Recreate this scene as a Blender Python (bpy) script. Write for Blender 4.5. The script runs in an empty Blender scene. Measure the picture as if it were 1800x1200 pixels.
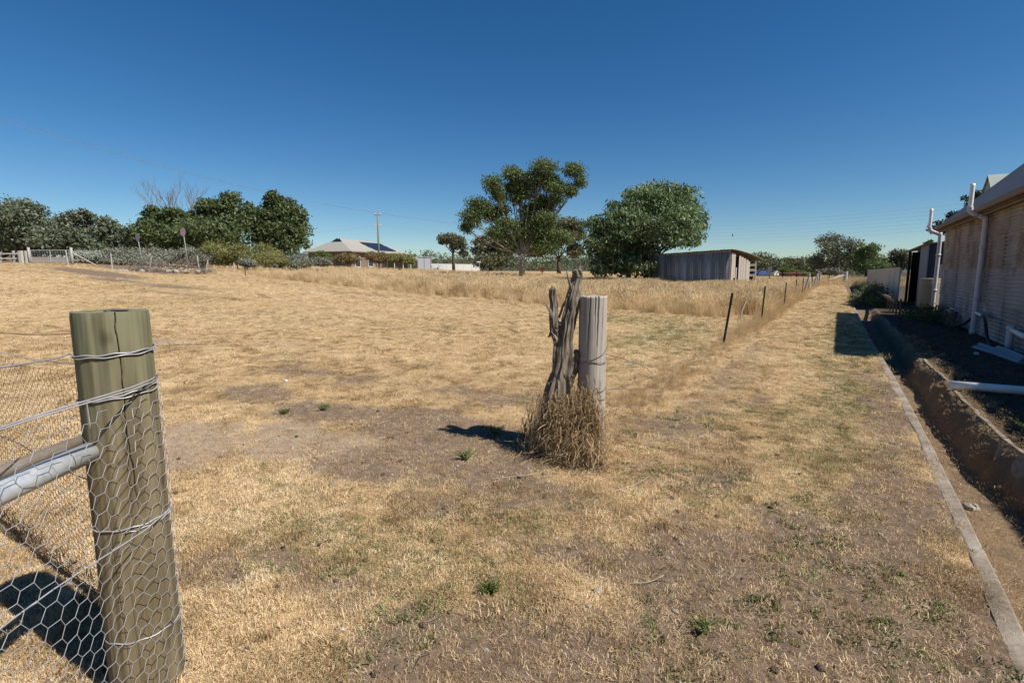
import bpy, math, random
import numpy as np
from mathutils import Vector, Matrix
rnd = random.Random(7)
rng = np.random.default_rng(7)
S = bpy.context.scene
COL = S.collection

# ------------------------------------------------------------------ camera, sky, sun, exposure
H = 1.4
PITCH = math.atan(122/900); YAW = math.radians(32.3)
cd = bpy.data.cameras.new('camera'); cam = bpy.data.objects.new('camera', cd); COL.objects.link(cam)
cd.sensor_width = 36; cd.lens = 18; cd.clip_start = .05; cd.clip_end = 9000
cam.location = (0, 0, H); cam.rotation_euler = (math.pi/2-PITCH, 0, YAW)
S.camera = cam
SUN_EL = math.radians(49); SUN_AZ = math.atan2(1, .045)
w = bpy.data.worlds.new('World'); S.world = w; w.use_nodes = True
nt = w.node_tree; bg = nt.nodes['Background']
sky = nt.nodes.new('ShaderNodeTexSky'); sky.sky_type = 'NISHITA'; sky.sun_disc = False
sky.sun_elevation = SUN_EL; sky.sun_rotation = SUN_AZ
sky.altitude = 1200; sky.air_density = 1.0; sky.dust_density = .25; sky.ozone_density = 2.2
hs_ = nt.nodes.new('ShaderNodeHueSaturation'); hs_.inputs['Saturation'].default_value = 1.34
wb = nt.nodes.new('ShaderNodeMix'); wb.data_type = 'RGBA'; wb.blend_type = 'MULTIPLY'; wb.inputs[0].default_value = 1
wb.inputs[7].default_value = (.92, 1.0, 1.04, 1)          # white balance of the whole sky
nt.links.new(sky.outputs[0], hs_.inputs['Color']); nt.links.new(hs_.outputs[0], wb.inputs[6]); nt.links.new(wb.outputs[2], bg.inputs[0]); bg.inputs[1].default_value = .063
sl = bpy.data.lights.new('sun', 'SUN'); sl.energy = 5.0; sl.angle = math.radians(.53); sl.color = (1, .95, .87)
so = bpy.data.objects.new('sun', sl); COL.objects.link(so)
sv = Vector((math.cos(SUN_EL)*math.sin(SUN_AZ), math.cos(SUN_EL)*math.cos(SUN_AZ), math.sin(SUN_EL)))
so.rotation_euler = sv.to_track_quat('Z', 'Y').to_euler(); so.location = (20, 5, 30)
S.view_settings.view_transform = 'Standard'; S.view_settings.look = 'None'
S.view_settings.gamma = 1; S.view_settings.use_curve_mapping = False; S.view_settings.exposure = .5
S.cycles.max_bounces = 6; S.cycles.transparent_max_bounces = 4; S.cycles.transmission_bounces = 3

# ------------------------------------------------------------------ helpers
FX, FY = -math.sin(YAW), math.cos(YAW)       # level forward of the viewpoint
RX, RY = math.cos(YAW), math.sin(YAW)        # level right

def sst(e0, e1, x):
    t = np.clip((np.asarray(x, float)-e0)/(e1-e0), 0, 1); return t*t*(3-2*t)
def zt(x, y):                                 # broad terrain
    x = np.asarray(x, float); y = np.asarray(y, float)
    u = np.clip(-x-4, 0, 60)
    return .00062*u*u*(1-.42*sst(26, 85, y)) + .005*np.clip(y-18, 0, 60)

def AD(a, d):                                 # metres right of and ahead of the viewpoint
    return (FX*d+RX*a, FY*d+RY*a)

def at(px, d):                                # surveyed bearing + distance -> ground point
    a = (px-900)/900*.991*d
    x, y = AD(a, d)
    return x, y, float(zt(x, y))

def hh(py, d): return H+(478-py)/900*1.009*d  # surveyed height

def _hash(ix, iy, s):
    n = (ix*374761393+iy*668265263+s*974634777) & 0xffffffff
    n = ((n ^ (n >> 13))*1274126177) & 0xffffffff
    return ((n ^ (n >> 16)) & 0xffff)/65535.
def vn(x, y, s=0):
    x = np.asarray(x, float); y = np.asarray(y, float)
    ix = np.floor(x).astype(np.int64); iy = np.floor(y).astype(np.int64)
    fx = x-ix; fy = y-iy; fx = fx*fx*(3-2*fx); fy = fy*fy*(3-2*fy)
    a = _hash(ix, iy, s); b = _hash(ix+1, iy, s); c = _hash(ix, iy+1, s); d = _hash(ix+1, iy+1, s)
    return (a*(1-fx)+b*fx)*(1-fy)+(c*(1-fx)+d*fx)*fy
def fbm(x, y, s=0, o=4):
    v = 0; a = .5; t = 0
    for i in range(o):
        v = v+a*vn(np.asarray(x)*2**i, np.asarray(y)*2**i, s+i); t += a; a *= .5
    return v/t

def mesh_np(name, V, Q, mat, parent=None, smooth=False, tint=None, T=None, loc=None):
    V = np.asarray(V, np.float32); me = bpy.data.meshes.new(name)
    Q = np.zeros((0, 4), np.int32) if Q is None else np.asarray(Q, np.int32)
    T = np.zeros((0, 3), np.int32) if T is None else np.asarray(T, np.int32)
    me.vertices.add(len(V)); me.vertices.foreach_set('co', V.ravel())
    nl = Q.size+T.size; me.loops.add(nl)
    me.loops.foreach_set('vertex_index', np.concatenate([Q.ravel(), T.ravel()]))
    me.polygons.add(len(Q)+len(T))
    st = np.concatenate([np.arange(len(Q))*4, len(Q)*4+np.arange(len(T))*3]).astype(np.int32)
    me.polygons.foreach_set('loop_start', st)
    me.update(calc_edges=True)
    if smooth: me.polygons.foreach_set('use_smooth', np.ones(len(me.polygons), bool))
    if tint is not None:
        at_ = me.attributes.new('tint', 'FLOAT', 'POINT'); at_.data.foreach_set('value', np.asarray(tint, np.float32))
    if mat: me.materials.append(mat)
    o = bpy.data.objects.new(name, me); COL.objects.link(o)
    if parent: o.parent = parent
    if loc: o.location = loc
    return o

class MB:
    def __init__(s): s.v = []; s.f = []
    def add(s, V, F):
        n = len(s.v); s.v += [tuple(p) for p in V]; s.f += [tuple(i+n for i in f) for f in F]; return s
    def box(s, x0, x1, y0, y1, z0, z1, M=None):
        V = [(x, y, z) for z in (z0, z1) for y in (y0, y1) for x in (x0, x1)]
        if M is not None: V = [tuple(M @ Vector(p)) for p in V]
        return s.add(V, [(0, 2, 3, 1), (4, 5, 7, 6), (0, 1, 5, 4), (2, 6, 7, 3), (1, 3, 7, 5), (0, 4, 6, 2)])
    def tube(s, P, R, n=8, caps=True, rough=0, ridge=0, seed=0):
        P = [Vector(p) for p in P]
        if not hasattr(R, '__len__'): R = [R]*len(P)
        V = []; F = []; up = None
        for i, p in enumerate(P):
            t = (P[min(i+1, len(P)-1)]-P[max(i-1, 0)]).normalized()
            if up is None:
                up = Vector((0, 0, 1)) if abs(t.z) < .9 else Vector((1, 0, 0))
            b = t.cross(up).normalized(); up = b.cross(t).normalized()
            for k in range(n):
                a = 2*math.pi*k/n; r = R[i]
                if rough: r *= 1+rough*(float(vn(k*1.3+seed, i*.14, seed))-.5)*2
                if ridge: r *= 1+ridge*(float(vn(k*1.1+seed*3.1, i*.04, seed+5))-.5)*2
                V.append(p+b*(math.cos(a)*r)+up*(math.sin(a)*r))
        for i in range(len(P)-1):
            for k in range(n):
                k2 = (k+1) % n; F.append((i*n+k, i*n+k2, (i+1)*n+k2, (i+1)*n+k))
        if caps: F += [tuple(range(n))[::-1], tuple(range((len(P)-1)*n, len(P)*n))]
        return s.add(V, F)
    def build(s, name, mat, parent=None, smooth=False, off=None):
        me = bpy.data.meshes.new(name)
        v = s.v
        if off is not None: v = [(p[0]-off[0], p[1]-off[1], p[2]-off[2]) for p in v]
        me.from_pydata(v, [], s.f); me.update()
        if smooth: me.polygons.foreach_set('use_smooth', [True]*len(me.polygons))
        if mat: me.materials.append(mat)
        o = bpy.data.objects.new(name, me); COL.objects.link(o)
        if parent: o.parent = parent
        return o

def thing(name, label, cat, loc=(0, 0, 0), rz=0, group=None):
    o = bpy.data.objects.new(name, None); o.empty_display_size = .2; COL.objects.link(o)
    o.location = loc; o.rotation_euler = (0, 0, rz); o['label'] = label; o['category'] = cat
    if group: o['group'] = group
    return o
def tag(o, label, cat, group=None):
    o['label'] = label; o['category'] = cat
    if group: o['group'] = group
    return o
def kind(o, k, label=None):
    o['kind'] = k
    if label: o['label'] = label
    return o
def share(src, parent, loc=(0, 0, 0), rot=(0, 0, 0), scale=None):
    c = src.copy(); COL.objects.link(c); c.parent = parent; c.location = loc; c.rotation_euler = rot
    if scale: c.scale = scale
    return c
def spline(P, m=6):                            # Catmull-Rom
    P = [Vector(p) for p in P]; out = []
    for i in range(len(P)-1):
        p0 = P[max(i-1, 0)]; p1 = P[i]; p2 = P[i+1]; p3 = P[min(i+2, len(P)-1)]
        for j in range(m):
            t = j/m
            out.append(.5*((2*p1)+(p2-p0)*t+(2*p0-5*p1+4*p2-p3)*t*t+(3*p1-p0-3*p2+p3)*t**3))
    out.append(P[-1]); return out
def lerp_list(R, m=6):
    out = []
    for i in range(len(R)-1):
        for j in range(m): out.append(R[i]+(R[i+1]-R[i])*j/m)
    return out+[R[-1]]

# ------------------------------------------------------------------ materials
class NM:
    def __init__(s, name, rough=.8, spec=.3):
        s.m = bpy.data.materials.new(name); s.m.use_nodes = True; s.t = s.m.node_tree
        s.p = s.t.nodes['Principled BSDF']; s.p.inputs['Roughness'].default_value = rough
        s.p.inputs['Specular IOR Level'].default_value = spec
        s.tc = s.t.nodes.new('ShaderNodeTexCoord')
    def n(s, typ, **k):
        nd = s.t.nodes.new(typ)
        for a, b in k.items():
            if isinstance(b, bpy.types.NodeSocket): s.t.links.new(b, nd.inputs[a])
            elif a in nd.inputs: nd.inputs[a].default_value = b
            else: setattr(nd, a, b)
        return nd
    def link(s, a, b): s.t.links.new(a, b)
    def coord(s, scale=(1, 1, 1), which='Object', loc=(0, 0, 0)):
        mp = s.n('ShaderNodeMapping'); s.link(s.tc.outputs[which], mp.inputs[0])
        mp.inputs['Scale'].default_value = scale; mp.inputs['Location'].default_value = loc; return mp.outputs[0]
    def noise(s, vec, scale=5, detail=4, rough=.6, dist=0):
        nd = s.n('ShaderNodeTexNoise'); s.link(vec, nd.inputs['Vector'])
        nd.inputs['Scale'].default_value = scale; nd.inputs['Detail'].default_value = detail
        nd.inputs['Roughness'].default_value = rough; nd.inputs['Distortion'].default_value = dist
        return nd.outputs['Fac']
    def ramp(s, fac, stops):
        r = s.n('ShaderNodeValToRGB'); s.link(fac, r.inputs[0]); e = r.color_ramp.elements
        while len(e) < len(stops): e.new(.5)
        for i, (p, c) in enumerate(stops):
            e[i].position = p; e[i].color = (c, c, c, 1) if not hasattr(c, '__len__') else (*c, 1)
        return r.outputs[0]
    def mix(s, fac, a, b, mode='MIX'):
        m = s.n('ShaderNodeMix', data_type='RGBA', blend_type=mode)
        for v, i in ((fac, 0), (a, 6), (b, 7)):
            if isinstance(v, bpy.types.NodeSocket): s.link(v, m.inputs[i])
            elif hasattr(v, '__len__'): m.inputs[i].default_value = (*v, 1)
            else: m.inputs[i].default_value = v
        return m.outputs[2]
    def math(s, op, a, b=0, c=None):
        m = s.n('ShaderNodeMath', operation=op)
        for i, v in enumerate((a, b) if c is None else (a, b, c)):
            if isinstance(v, bpy.types.NodeSocket): s.link(v, m.inputs[i])
            else: m.inputs[i].default_value = v
        return m.outputs[0]
    def attr(s, name, typ='GEOMETRY'):
        return s.n('ShaderNodeAttribute', attribute_name=name, attribute_type=typ).outputs['Fac']
    def bump(s, h, strength=.4, dist=.01):
        b = s.n('ShaderNodeBump'); s.link(h, b.inputs['Height']); b.inputs['Strength'].default_value = strength
        b.inputs['Distance'].default_value = dist; s.link(b.outputs[0], s.p.inputs['Normal'])
    def col(s, c):
        if isinstance(c, bpy.types.NodeSocket): s.link(c, s.p.inputs['Base Color'])
        else: s.p.inputs['Base Color'].default_value = (*c, 1)
        return s

def simple(name, c1, c2=None, scale=6, stretch=(1, 1, 1), rough=.8, bump=.2, metal=0, spec=.3, bd=.01):
    m = NM(name, rough, spec); c2 = c2 or tuple(v*.75 for v in c1)
    f = m.noise(m.coord(stretch), scale, 5, .65)
    m.col(m.ramp(f, [(.3, c2), (.7, c1)])); m.p.inputs['Metallic'].default_value = metal
    if bump: m.bump(f, bump, bd)
    return m.m

def leafmat(name, dark, light, trans=.25, rough=.55, inst=False):
    m = NM(name, rough, .3)
    c = m.ramp(m.attr('tint', 'INSTANCER' if inst else 'GEOMETRY'), [(0, dark), (1, light)] if light else dark); m.col(c)
    tr = m.n('ShaderNodeBsdfTranslucent'); m.link(c, tr.inputs[0])
    mx = m.n('ShaderNodeMixShader'); mx.inputs[0].default_value = trans
    m.link(m.p.outputs[0], mx.inputs[1]); m.link(tr.outputs[0], mx.inputs[2])
    m.link(mx.outputs[0], m.t.nodes['Material Output'].inputs[0]); return m.m

def woodmat(name, base, dark, light=None, zs=.06, scale=40, bump=.5, axis=2, bd=.004, green=None, knots=False):
    m = NM(name, .85, .15)
    sc = [1, 1, 1]; sc[axis] = zs
    v = m.coord(tuple(sc))
    f = m.noise(v, scale, 6, .7, 1.2 if knots else .3); g = m.noise(m.coord((1, 1, 1)), 5, 3, .6)
    if knots:
        wv = m.n('ShaderNodeTexWave', wave_type='BANDS', bands_direction='X'); m.link(m.coord((1, .6, .12)), wv.inputs['Vector'])
        wv.inputs['Scale'].default_value = 9; wv.inputs['Distortion'].default_value = 9; wv.inputs['Detail'].default_value = 3; wv.inputs['Detail Scale'].default_value = 1.2
        f = m.math('ADD', m.math('MULTIPLY', f, .72), m.math('MULTIPLY', wv.outputs['Fac'], .28))
    c = m.ramp(f, [(.25, dark), (.5, base), (.8, light or tuple(min(1, x*1.35) for x in base))])
    c = m.mix(m.ramp(g, [(.35, 0.), (.7, .55)]), c, tuple(x*.8 for x in base))
    if green:
        h = m.n('ShaderNodeSeparateXYZ'); m.link(m.tc.outputs['Object'], h.inputs[0])
        k = m.math('MULTIPLY', m.ramp(m.math('ADD', h.outputs[2], m.math('MULTIPLY', g, .3)), [(.98, 0.), (1.0, 0.)]), 1)
        hz = m.n('ShaderNodeMapRange'); m.link(m.math('ADD', h.outputs[2], m.math('MULTIPLY', g, .35)), hz.inputs[0])
        hz.inputs[1].default_value = 1.0; hz.inputs[2].default_value = 1.5
        c = m.mix(m.math('MULTIPLY', hz.outputs[0], m.ramp(g, [(.3, .35), (.7, .85)])), c, m.mix(m.ramp(f, [(.3, .55), (.6, 0.)]), green, tuple(x*.45 for x in green)))
    if knots:
        vo = m.n('ShaderNodeTexVoronoi'); m.link(m.coord((1, 1, .7)), vo.inputs['Vector']); vo.inputs['Scale'].default_value = 7
        near = m.ramp(m.math('ADD', vo.outputs['Distance'], m.math('MULTIPLY', m.math('SUBTRACT', f, .5), .25)), [(.05, .8), (.16, 0.)])
        c = m.mix(near, c, tuple(x*.7 for x in dark))
    m.col(c); m.bump(f, bump, bd); return m.m

M = {}
M['galv'] = simple('galvanised_steel', (.66, .68, .70), (.40, .43, .46), 26, rough=.3, bump=.06, metal=.4, spec=.6)
M['wire'] = simple('galvanised_wire', (.46, .46, .48), (.33, .33, .35), 30, rough=.45, bump=0, metal=.3)
M['old_wire'] = simple('old_wire', (.16, .14, .13), (.09, .075, .065), 30, rough=.6, bump=0, metal=.3)
M['dull_pipe'] = simple('dull_pipe', (.26, .22, .17), (.17, .14, .11), 25, rough=.6, bump=.1, metal=.2)
M['picket'] = simple('black_steel', (.032, .032, .034), (.018, .018, .018), 20, rough=.6, bump=.05)
M['treated'] = woodmat('treated_pine', (.168, .135, .080), (.092, .072, .043), (.235, .195, .125), .035, 55, .45, green=(.18, .205, .13), knots=True)
M['grey_wood'] = woodmat('weathered_grey_wood', (.36, .325, .285), (.15, .128, .108), (.48, .445, .40), .04, 60, .6)
M['stump'] = woodmat('dead_stump_wood', (.20, .165, .13), (.04, .03, .024), (.42, .37, .31), .12, 42, 1.0, bd=.014)
M['plank'] = woodmat('bleached_plank', (.43, .375, .31), (.22, .18, .14), (.56, .50, .43), .05, 22, .5)
M['concrete'] = simple('old_concrete', (.40, .36, .31), (.20, .175, .145), 7, rough=.9, bump=.35)
M['pvc'] = simple('white_pvc', (.78, .78, .77), (.70, .70, .69), 5, rough=.35, bump=0, spec=.4)
M['grey_pvc'] = simple('grey_pvc', (.52, .50, .55), (.44, .42, .46), 5, rough=.5, bump=0)
M['cream'] = simple('cream_steel', (.56, .51, .45), (.50, .455, .40), 2, rough=.6, bump=.02)
M['navy'] = simple('navy_steel', (.035, .05, .085), (.025, .036, .06), 3, rough=.5, bump=.02)
M['greysteel'] = simple('grey_steel', (.22, .24, .28), (.18, .195, .23), 3, rough=.55, bump=.02)
M['dark'] = simple('interior_shade', (.02, .02, .022), None, 3, rough=.9, bump=0)  # near-black colour that stands for shade inside the sheds
M['tank'] = simple('olive_tank_plastic', (.30, .255, .17), (.24, .20, .13), 3, rough=.6, bump=.03)
M['fascia'] = simple('brown_gutter', (.24, .17, .11), (.16, .115, .075), 5, rough=.7, bump=.05)
M['roofgrey'] = simple('grey_roof_iron', (.15, .165, .185), (.12, .13, .148), 3, rough=.6, bump=.03)
M['roofpale'] = simple('pale_roof_iron', (.32, .305, .265), (.28, .267, .235), 2, rough=.6, bump=.02)
M['roofgreen'] = simple('pale_green_roof_iron', (.33, .36, .32), (.26, .29, .26), 3, rough=.6, bump=.03)
M['brick'] = simple('brown_brick', (.19, .15, .115), (.14, .11, .08), 30, rough=.9, bump=.1)
M['glass'] = simple('dark_window', (.03, .035, .045), None, 3, rough=.15, bump=0, spec=.6)
M['solar'] = simple('solar_cells', (.02, .024, .04), (.015, .017, .03), 8, rough=.25, bump=0, spec=.5)
M['white'] = simple('white_paint', (.62, .62, .61), (.54, .54, .52), 4, rough=.6, bump=.02)
M['silver'] = simple('silver_iron', (.50, .53, .57), (.42, .45, .49), 4, rough=.45, bump=.02, metal=.2)
M['pole'] = simple('green_grey_pole', (.20, .20, .14), (.14, .14, .10), 6, rough=.9, bump=.1)
M['bark'] = simple('dark_bark', (.13, .10, .08), (.06, .045, .035), 9, (1, 1, .3), .9, .6, bd=.03)
M['gumbark'] = simple('pale_gum_bark', (.52, .46, .39), (.30, .25, .20), 3, (1, 1, .3), .8, .3)
M['gumlimb'] = simple('gum_limb_bark', (.34, .29, .24), (.16, .13, .105), 1.2, (1, 1, .6), .85, .2)
M['twig'] = simple('grey_twig', (.22, .185, .16), (.15, .125, .105), 8, rough=.9, bump=.1)
M['rock'] = simple('pale_rock', (.40, .36, .30), (.24, .21, .17), 9, rough=.9, bump=.5)
M['rubber'] = simple('black_rubber', (.02, .02, .02), None, 5, rough=.6, bump=0)
M['red'] = simple('red_paint', (.26, .035, .035), (.22, .03, .03), 3, rough=.35, bump=0, spec=.5)
M['blue'] = simple('blue_paint', (.05, .075, .20), (.04, .06, .16), 3, rough=.35, bump=0, spec=.5)
M['carwhite'] = simple('car_white', (.72, .72, .72), None, 3, rough=.35, bump=0, spec=.5)
M['green_fence'] = simple('faded_timber', (.40, .37, .33), (.28, .255, .22), 14, (1, 1, .2), .9, .3)
M['palewood'] = simple('grey_dropper', (.46, .44, .40), (.34, .32, .29), 14, (1, 1, .2), .9, .3)
M['old_timber'] = simple('old_dark_timber', (.16, .13, .10), (.09, .07, .055), 14, (1, 1, .2), .9, .3)
M['dull_galv'] = simple('dull_galvanised', (.30, .32, .32), (.22, .235, .235), 8, rough=.6, bump=0)
M['moss'] = simple('rusty_mossy_iron', (.26, .23, .16), (.13, .11, .08), 6, rough=.85, bump=.1)

def iron(name, base, low, rustc, lo, hi):      # weathered corrugated iron, each sheet a little different
    m = NM(name, .6, .3)
    ri = m.n('ShaderNodeObjectInfo').outputs['Random']
    v = m.n('ShaderNodeVectorMath', operation='ADD'); m.link(m.tc.outputs['Object'], v.inputs[0])
    cx = m.n('ShaderNodeCombineXYZ'); m.link(m.math('MULTIPLY', ri, 31), cx.inputs[0]); m.link(m.math('MULTIPLY', ri, 17), cx.inputs[1])
    m.link(cx.outputs[0], v.inputs[1])
    f = m.noise(v.outputs[0], 1.6, 5, .65); g = m.noise(v.outputs[0], 9, 4, .7)
    c = m.mix(g, base, low)
    c = m.mix(m.math('MULTIPLY', m.math('POWER', ri, 2.2), .75), c, tuple((a+b)/2*.8 for a, b in zip(base, rustc)))
    k = m.ramp(m.math('ADD', f, m.math('MULTIPLY', m.math('SUBTRACT', g, .5), .35)), [(lo, 0.), (hi, 1.)])
    c = m.mix(m.math('MULTIPLY', k, .8), c, rustc); m.col(c); m.bump(g, .1, .004)
    return m.m
M['rusty'] = iron('rusty_white_iron', (.36, .345, .355), (.26, .245, .245), (.14, .08, .045), .56, .69)
M['grey_iron'] = iron('grey_old_iron', (.20, .20, .21), (.12, .12, .125), (.10, .085, .075), .5, .75)
def streaky(name):
    m = NM(name, .75, .2); f = m.noise(m.coord((1, 1, .05)), 7.5, 5, .75); g = m.noise(m.coord((1, 1, .25)), 1.1, 3, .6)
    ri = m.n('ShaderNodeObjectInfo').outputs['Random']
    c = m.ramp(m.math('ADD', f, m.math('MULTIPLY', m.math('SUBTRACT', ri, .5), .16)), [(.32, (.10, .095, .09)), (.46, (.24, .23, .215)), (.58, (.40, .385, .36)), (.70, (.60, .58, .54))])
    m.col(m.mix(m.ramp(g, [(.4, 0.), (.7, .5)]), c, (.12, .115, .115))); return m.m
M['grey_iron'] = streaky('streaked_grey_iron')

# ------------------------------------------------------------------ ground
BANK = 1.30
def kerb_x(y): return .675+.07*np.sin(np.clip(y, 0, 13)/13*math.pi)-.004*np.clip(y-13, 0, 40)
def drain(x, y):                                # the open drain to the right of the kerb
    x = np.asarray(x, float); y = np.asarray(y, float)
    kx = kerb_x(y); b = BANK-.06+.06*(fbm(y*1.3, y*0+3, 4, 3)-.5)+.10*(fbm(y*5, x*6, 5, 4)-.5)+.18*sst(5.6, 4.6, y)
    dep = (.30+.05*(fbm(x*4, y*2, 9, 3)-.5))*(1-.75*sst(19, 24, y))
    inn = sst(kx-.005, kx+.03, x)
    out = np.clip((x-(b-.16))/.16, 0, 1)**.9
    prof = inn*(1-out)
    return -dep*prof
blobs_bare = [  # bare earth patches x, y, rx, ry, amount
    (-4.45, 2.05, .60, .38, 1.0), (-3.75, 2.5, .6, .32, 1.0), (-5.7, 3.3, .7, .40, .75), (-4.4, 3.2, .8, .45, .75), (-3.3, 3.35, .8, .6, .9),
    (-2.6, 3.3, .8, .6, .95), (-2.85, 2.6, .55, .38, .9), (-2.2, 2.9, .6, .5, .9), (-1.75, 2.75, .6, .35, .75), (-6.4, 4.4, .9, .5, .6), (-7.8, 5.0, 1.2, .5, .45), (-5.0, 4.6, 1.2, .5, .4), (-3.6, 4.6, .9, .5, .45),
    (-.9, 2.25, .5, .28, .75), (-1.35, 2.2, .3, .16, .5), (-1.0, 1.35, .5, .35, 1.0), (-.3, 2.35, .6, .45, 1.0), (.2, 2.4, .7, .7, .95), (-.35, 1.6, .65, .35, .85), (-.55, 2.9, .5, .25, .55), (0.0, 3.2, .45, .35, .6),
    (.42, 3.3, .32, 1.8, .85), (.5, 6.5, .24, 3.5, .75), (.1, 1.4, .9, .7, .9), (-1.3, 2.75, .6, .3, .6), (-2.0, 2.3, .4, .22, .65), (-1.9, 1.35, .5, .22, .6), (-2.4, 1.15, .35, .2, .5), (-1.2, 4.4, 1.0, .6, .5), (-1.0, 3.6, .6, .35, .5), (-1.1, 7.5, .45, 3.0, .5),
    (-12, 4.6, 2.2, 1.0, .45), (-9, 6.0, 2.0, .8, .4), (-33, 15, 5, 1.2, .6), (-28, 12.5, 6, .9, .5), (-41, 15, 6, 1.2, .62), (-50, 17, 9, 1.6, .85), (-56, 22, 9, 2., .9), (-22, 19.5, 6, .8, .5), (-14, 12, 3, .6, .35)]
blobs_green = [(-2.35, 1.7, .55, .4, .6), (-1.75, 1.75, .6, .45, .5), (-2.9, 1.95, .4, .3, .4), (.1, 7.0, .28, 3.5, .9), (-.1, 4.4, .4, .9, .5), (0.05, 12, .5, 5, .55), (-1.4, 2.5, .35, .3, .55),
    (-.6, 3.4, .5, .5, .35), (-3.2, 11.5, 1.0, 3.0, .8), (-5.5, 15, 3.0, 2.0, .6), (-3.0, 7.5, .7, 2., .4), (-7, 10, 3, 1.5, .25), (-1.2, 1.35, .5, .3, .5), (-.3, 5.6, .5, .6, .6), (-.9, 5.0, .4, .4, .4), (-2.0, 1.55, .5, .3, .6), (-.2, 28, 1, 14, .4), (-15, 9.0, 5, 1.6, .25), (-1.0, 1.1, .5, .3, .3)]
def masks(x, y):
    x = np.asarray(x, float); y = np.asarray(y, float)
    wx = x+(fbm(x*2.2, y*2.2, 11, 3)-.5)*.55; wy = y+(fbm(x*2.2, y*2.2, 15, 3)-.5)*.55
    bare = np.zeros_like(x); green = np.zeros_like(x)
    for bx, by, rx, ry, a in blobs_bare:
        bare = np.maximum(bare, a*np.exp(-(((wx-bx)/rx)**2+((wy-by)/ry)**2)**1.2*.8))
    for bx, by, rx, ry, a in blobs_green:
        green = np.maximum(green, a*np.exp(-((wx-bx)/rx)**2-((wy-by)/ry)**2))
    n = fbm(x*1.7, y*1.7, 21, 4); bare = np.clip(bare*1.2+np.clip(n-.55, 0, 1)*2.2*(.4+.6*np.exp(-np.hypot(x, y)/12))-.06, 0, 1)
    green = np.clip(green*(.4+1.2*fbm(x*3, y*3, 31, 3)), 0, 1)
    kx = kerb_x(y)
    yard = sst(BANK-.10, BANK+.04, x+.12*(n-.5))        # dark soil beyond the drain
    chan = sst(kx, kx+.03, x)*(1-yard)                 # dry litter in the drain bed
    return bare, green, yard, chan
def axis(segs):
    out = []
    for a, b, n in segs: out += list(np.linspace(a, b, n, endpoint=False))
    return np.array(out+[segs[-1][1]])
def geo(a, b, n): return [(s, e, 1) for s, e in zip(np.geomspace(a, b, n)[:-1], np.geomspace(a, b, n)[1:])]
neg = [(-e, -s, 1) for s, e in reversed(list(zip(np.geomspace(7, 5000, 60)[:-1], np.geomspace(7, 5000, 60)[1:])))]
gx = axis(neg+[(-7, .5, 190), (.5, 1.5, 42), (1.5, 3, 20)]+geo(3, 4000, 34))
gy = axis([(-3000, -40, 8), (-40, -1, 20), (-1, 8, 225), (8, 24, 110)]+geo(24, 6000, 60))
X, Y = np.meshgrid(gx, gy); xf = X.ravel(); yf = Y.ravel()
def ground_z(x, y, fine=True):
    x = np.asarray(x, float); y = np.asarray(y, float)
    r = np.hypot(x, y); z = zt(x, y)+drain(x, y)
    z = z+(fbm(x*.6, y*.6, 41, 3)-.5)*.07*np.exp(-r/40)*sst(1.2, 3.0, r+0*x)*(1-sst(.35, .6, x)*(1-sst(1.5, 2.2, x)))
    if fine: z = z+(fbm(x*7, y*7, 51, 4)-.5)*.03*np.exp(-r/18)
    return z
zf = ground_z(xf, yf)
nx, ny = len(gx), len(gy)
idx = np.arange(nx*ny).reshape(ny, nx)
Q = np.stack([idx[:-1, :-1], idx[:-1, 1:], idx[1:, 1:], idx[1:, :-1]], -1).reshape(-1, 4)
gm = NM('field_ground', .95, .1)
P3 = gm.coord()
g_fib = gm.noise(gm.coord((1, 1, 1)), 95, 3, .75, 1.5)
g_mid = gm.noise(P3, 16, 5, .7, .4); g_big = gm.noise(P3, 2.1, 4, .6); g_vb = gm.noise(P3, .23, 4, .6)
rot = gm.n('ShaderNodeMapping'); gm.link(gm.tc.outputs['Object'], rot.inputs[0]); rot.inputs['Rotation'].default_value = (0, 0, math.radians(-24)); rot.inputs['Scale'].default_value = (.06, .55, 1)
g_str = gm.noise(rot.outputs[0], 2.4, 5, .65)
dirt = gm.mix(gm.attr('damp'), gm.ramp(g_mid, [(.25, (.20, .14, .095)), (.5, (.31, .23, .16)), (.8, (.42, .325, .24))]), gm.ramp(g_mid, [(.25, (.075, .051, .035)), (.5, (.15, .105, .073)), (.8, (.27, .205, .15))]))
straw = gm.ramp(g_fib, [(.28, (.19, .125, .064)), (.5, (.40, .285, .152)), (.75, (.63, .48, .29))])
straw = gm.mix(gm.ramp(g_str, [(.35, 0.), (.7, .6)]), straw, (.30, .20, .10))
straw = gm.mix(gm.ramp(g_big, [(.4, 0.), (.75, .45)]), straw, (.24, .15, .075))
straw = gm.mix(gm.ramp(g_vb, [(.4, 0.), (.7, .35)]), straw, (.44, .32, .16))
grn = gm.ramp(g_fib, [(.3, (.10, .10, .035)), (.7, (.30, .27, .12))])
thr = gm.math('ADD', gm.attr('green'), gm.math('MULTIPLY', gm.math('SUBTRACT', g_mid, .5), 1.2))
c = gm.mix(gm.math('MULTIPLY', gm.ramp(thr, [(.25, 0.), (.75, 1.)]), .75), straw, grn)
thb = gm.math('ADD', gm.attr('bare'), gm.math('MULTIPLY', gm.math('SUBTRACT', g_mid, .5), .9))
c = gm.mix(gm.ramp(thb, [(.32, 0.), (.6, 1.)]), c, dirt)
litter = gm.mix(gm.ramp(g_big, [(.4, 0.), (.65, .8)]), gm.ramp(g_fib, [(.3, (.085, .056, .036)), (.55, (.22, .15, .09)), (.8, (.42, .31, .2))]), gm.ramp(g_mid, [(.3, (.07, .048, .033)), (.7, (.20, .145, .10))]))
c = gm.mix(gm.attr('chan'), c, litter)
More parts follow.
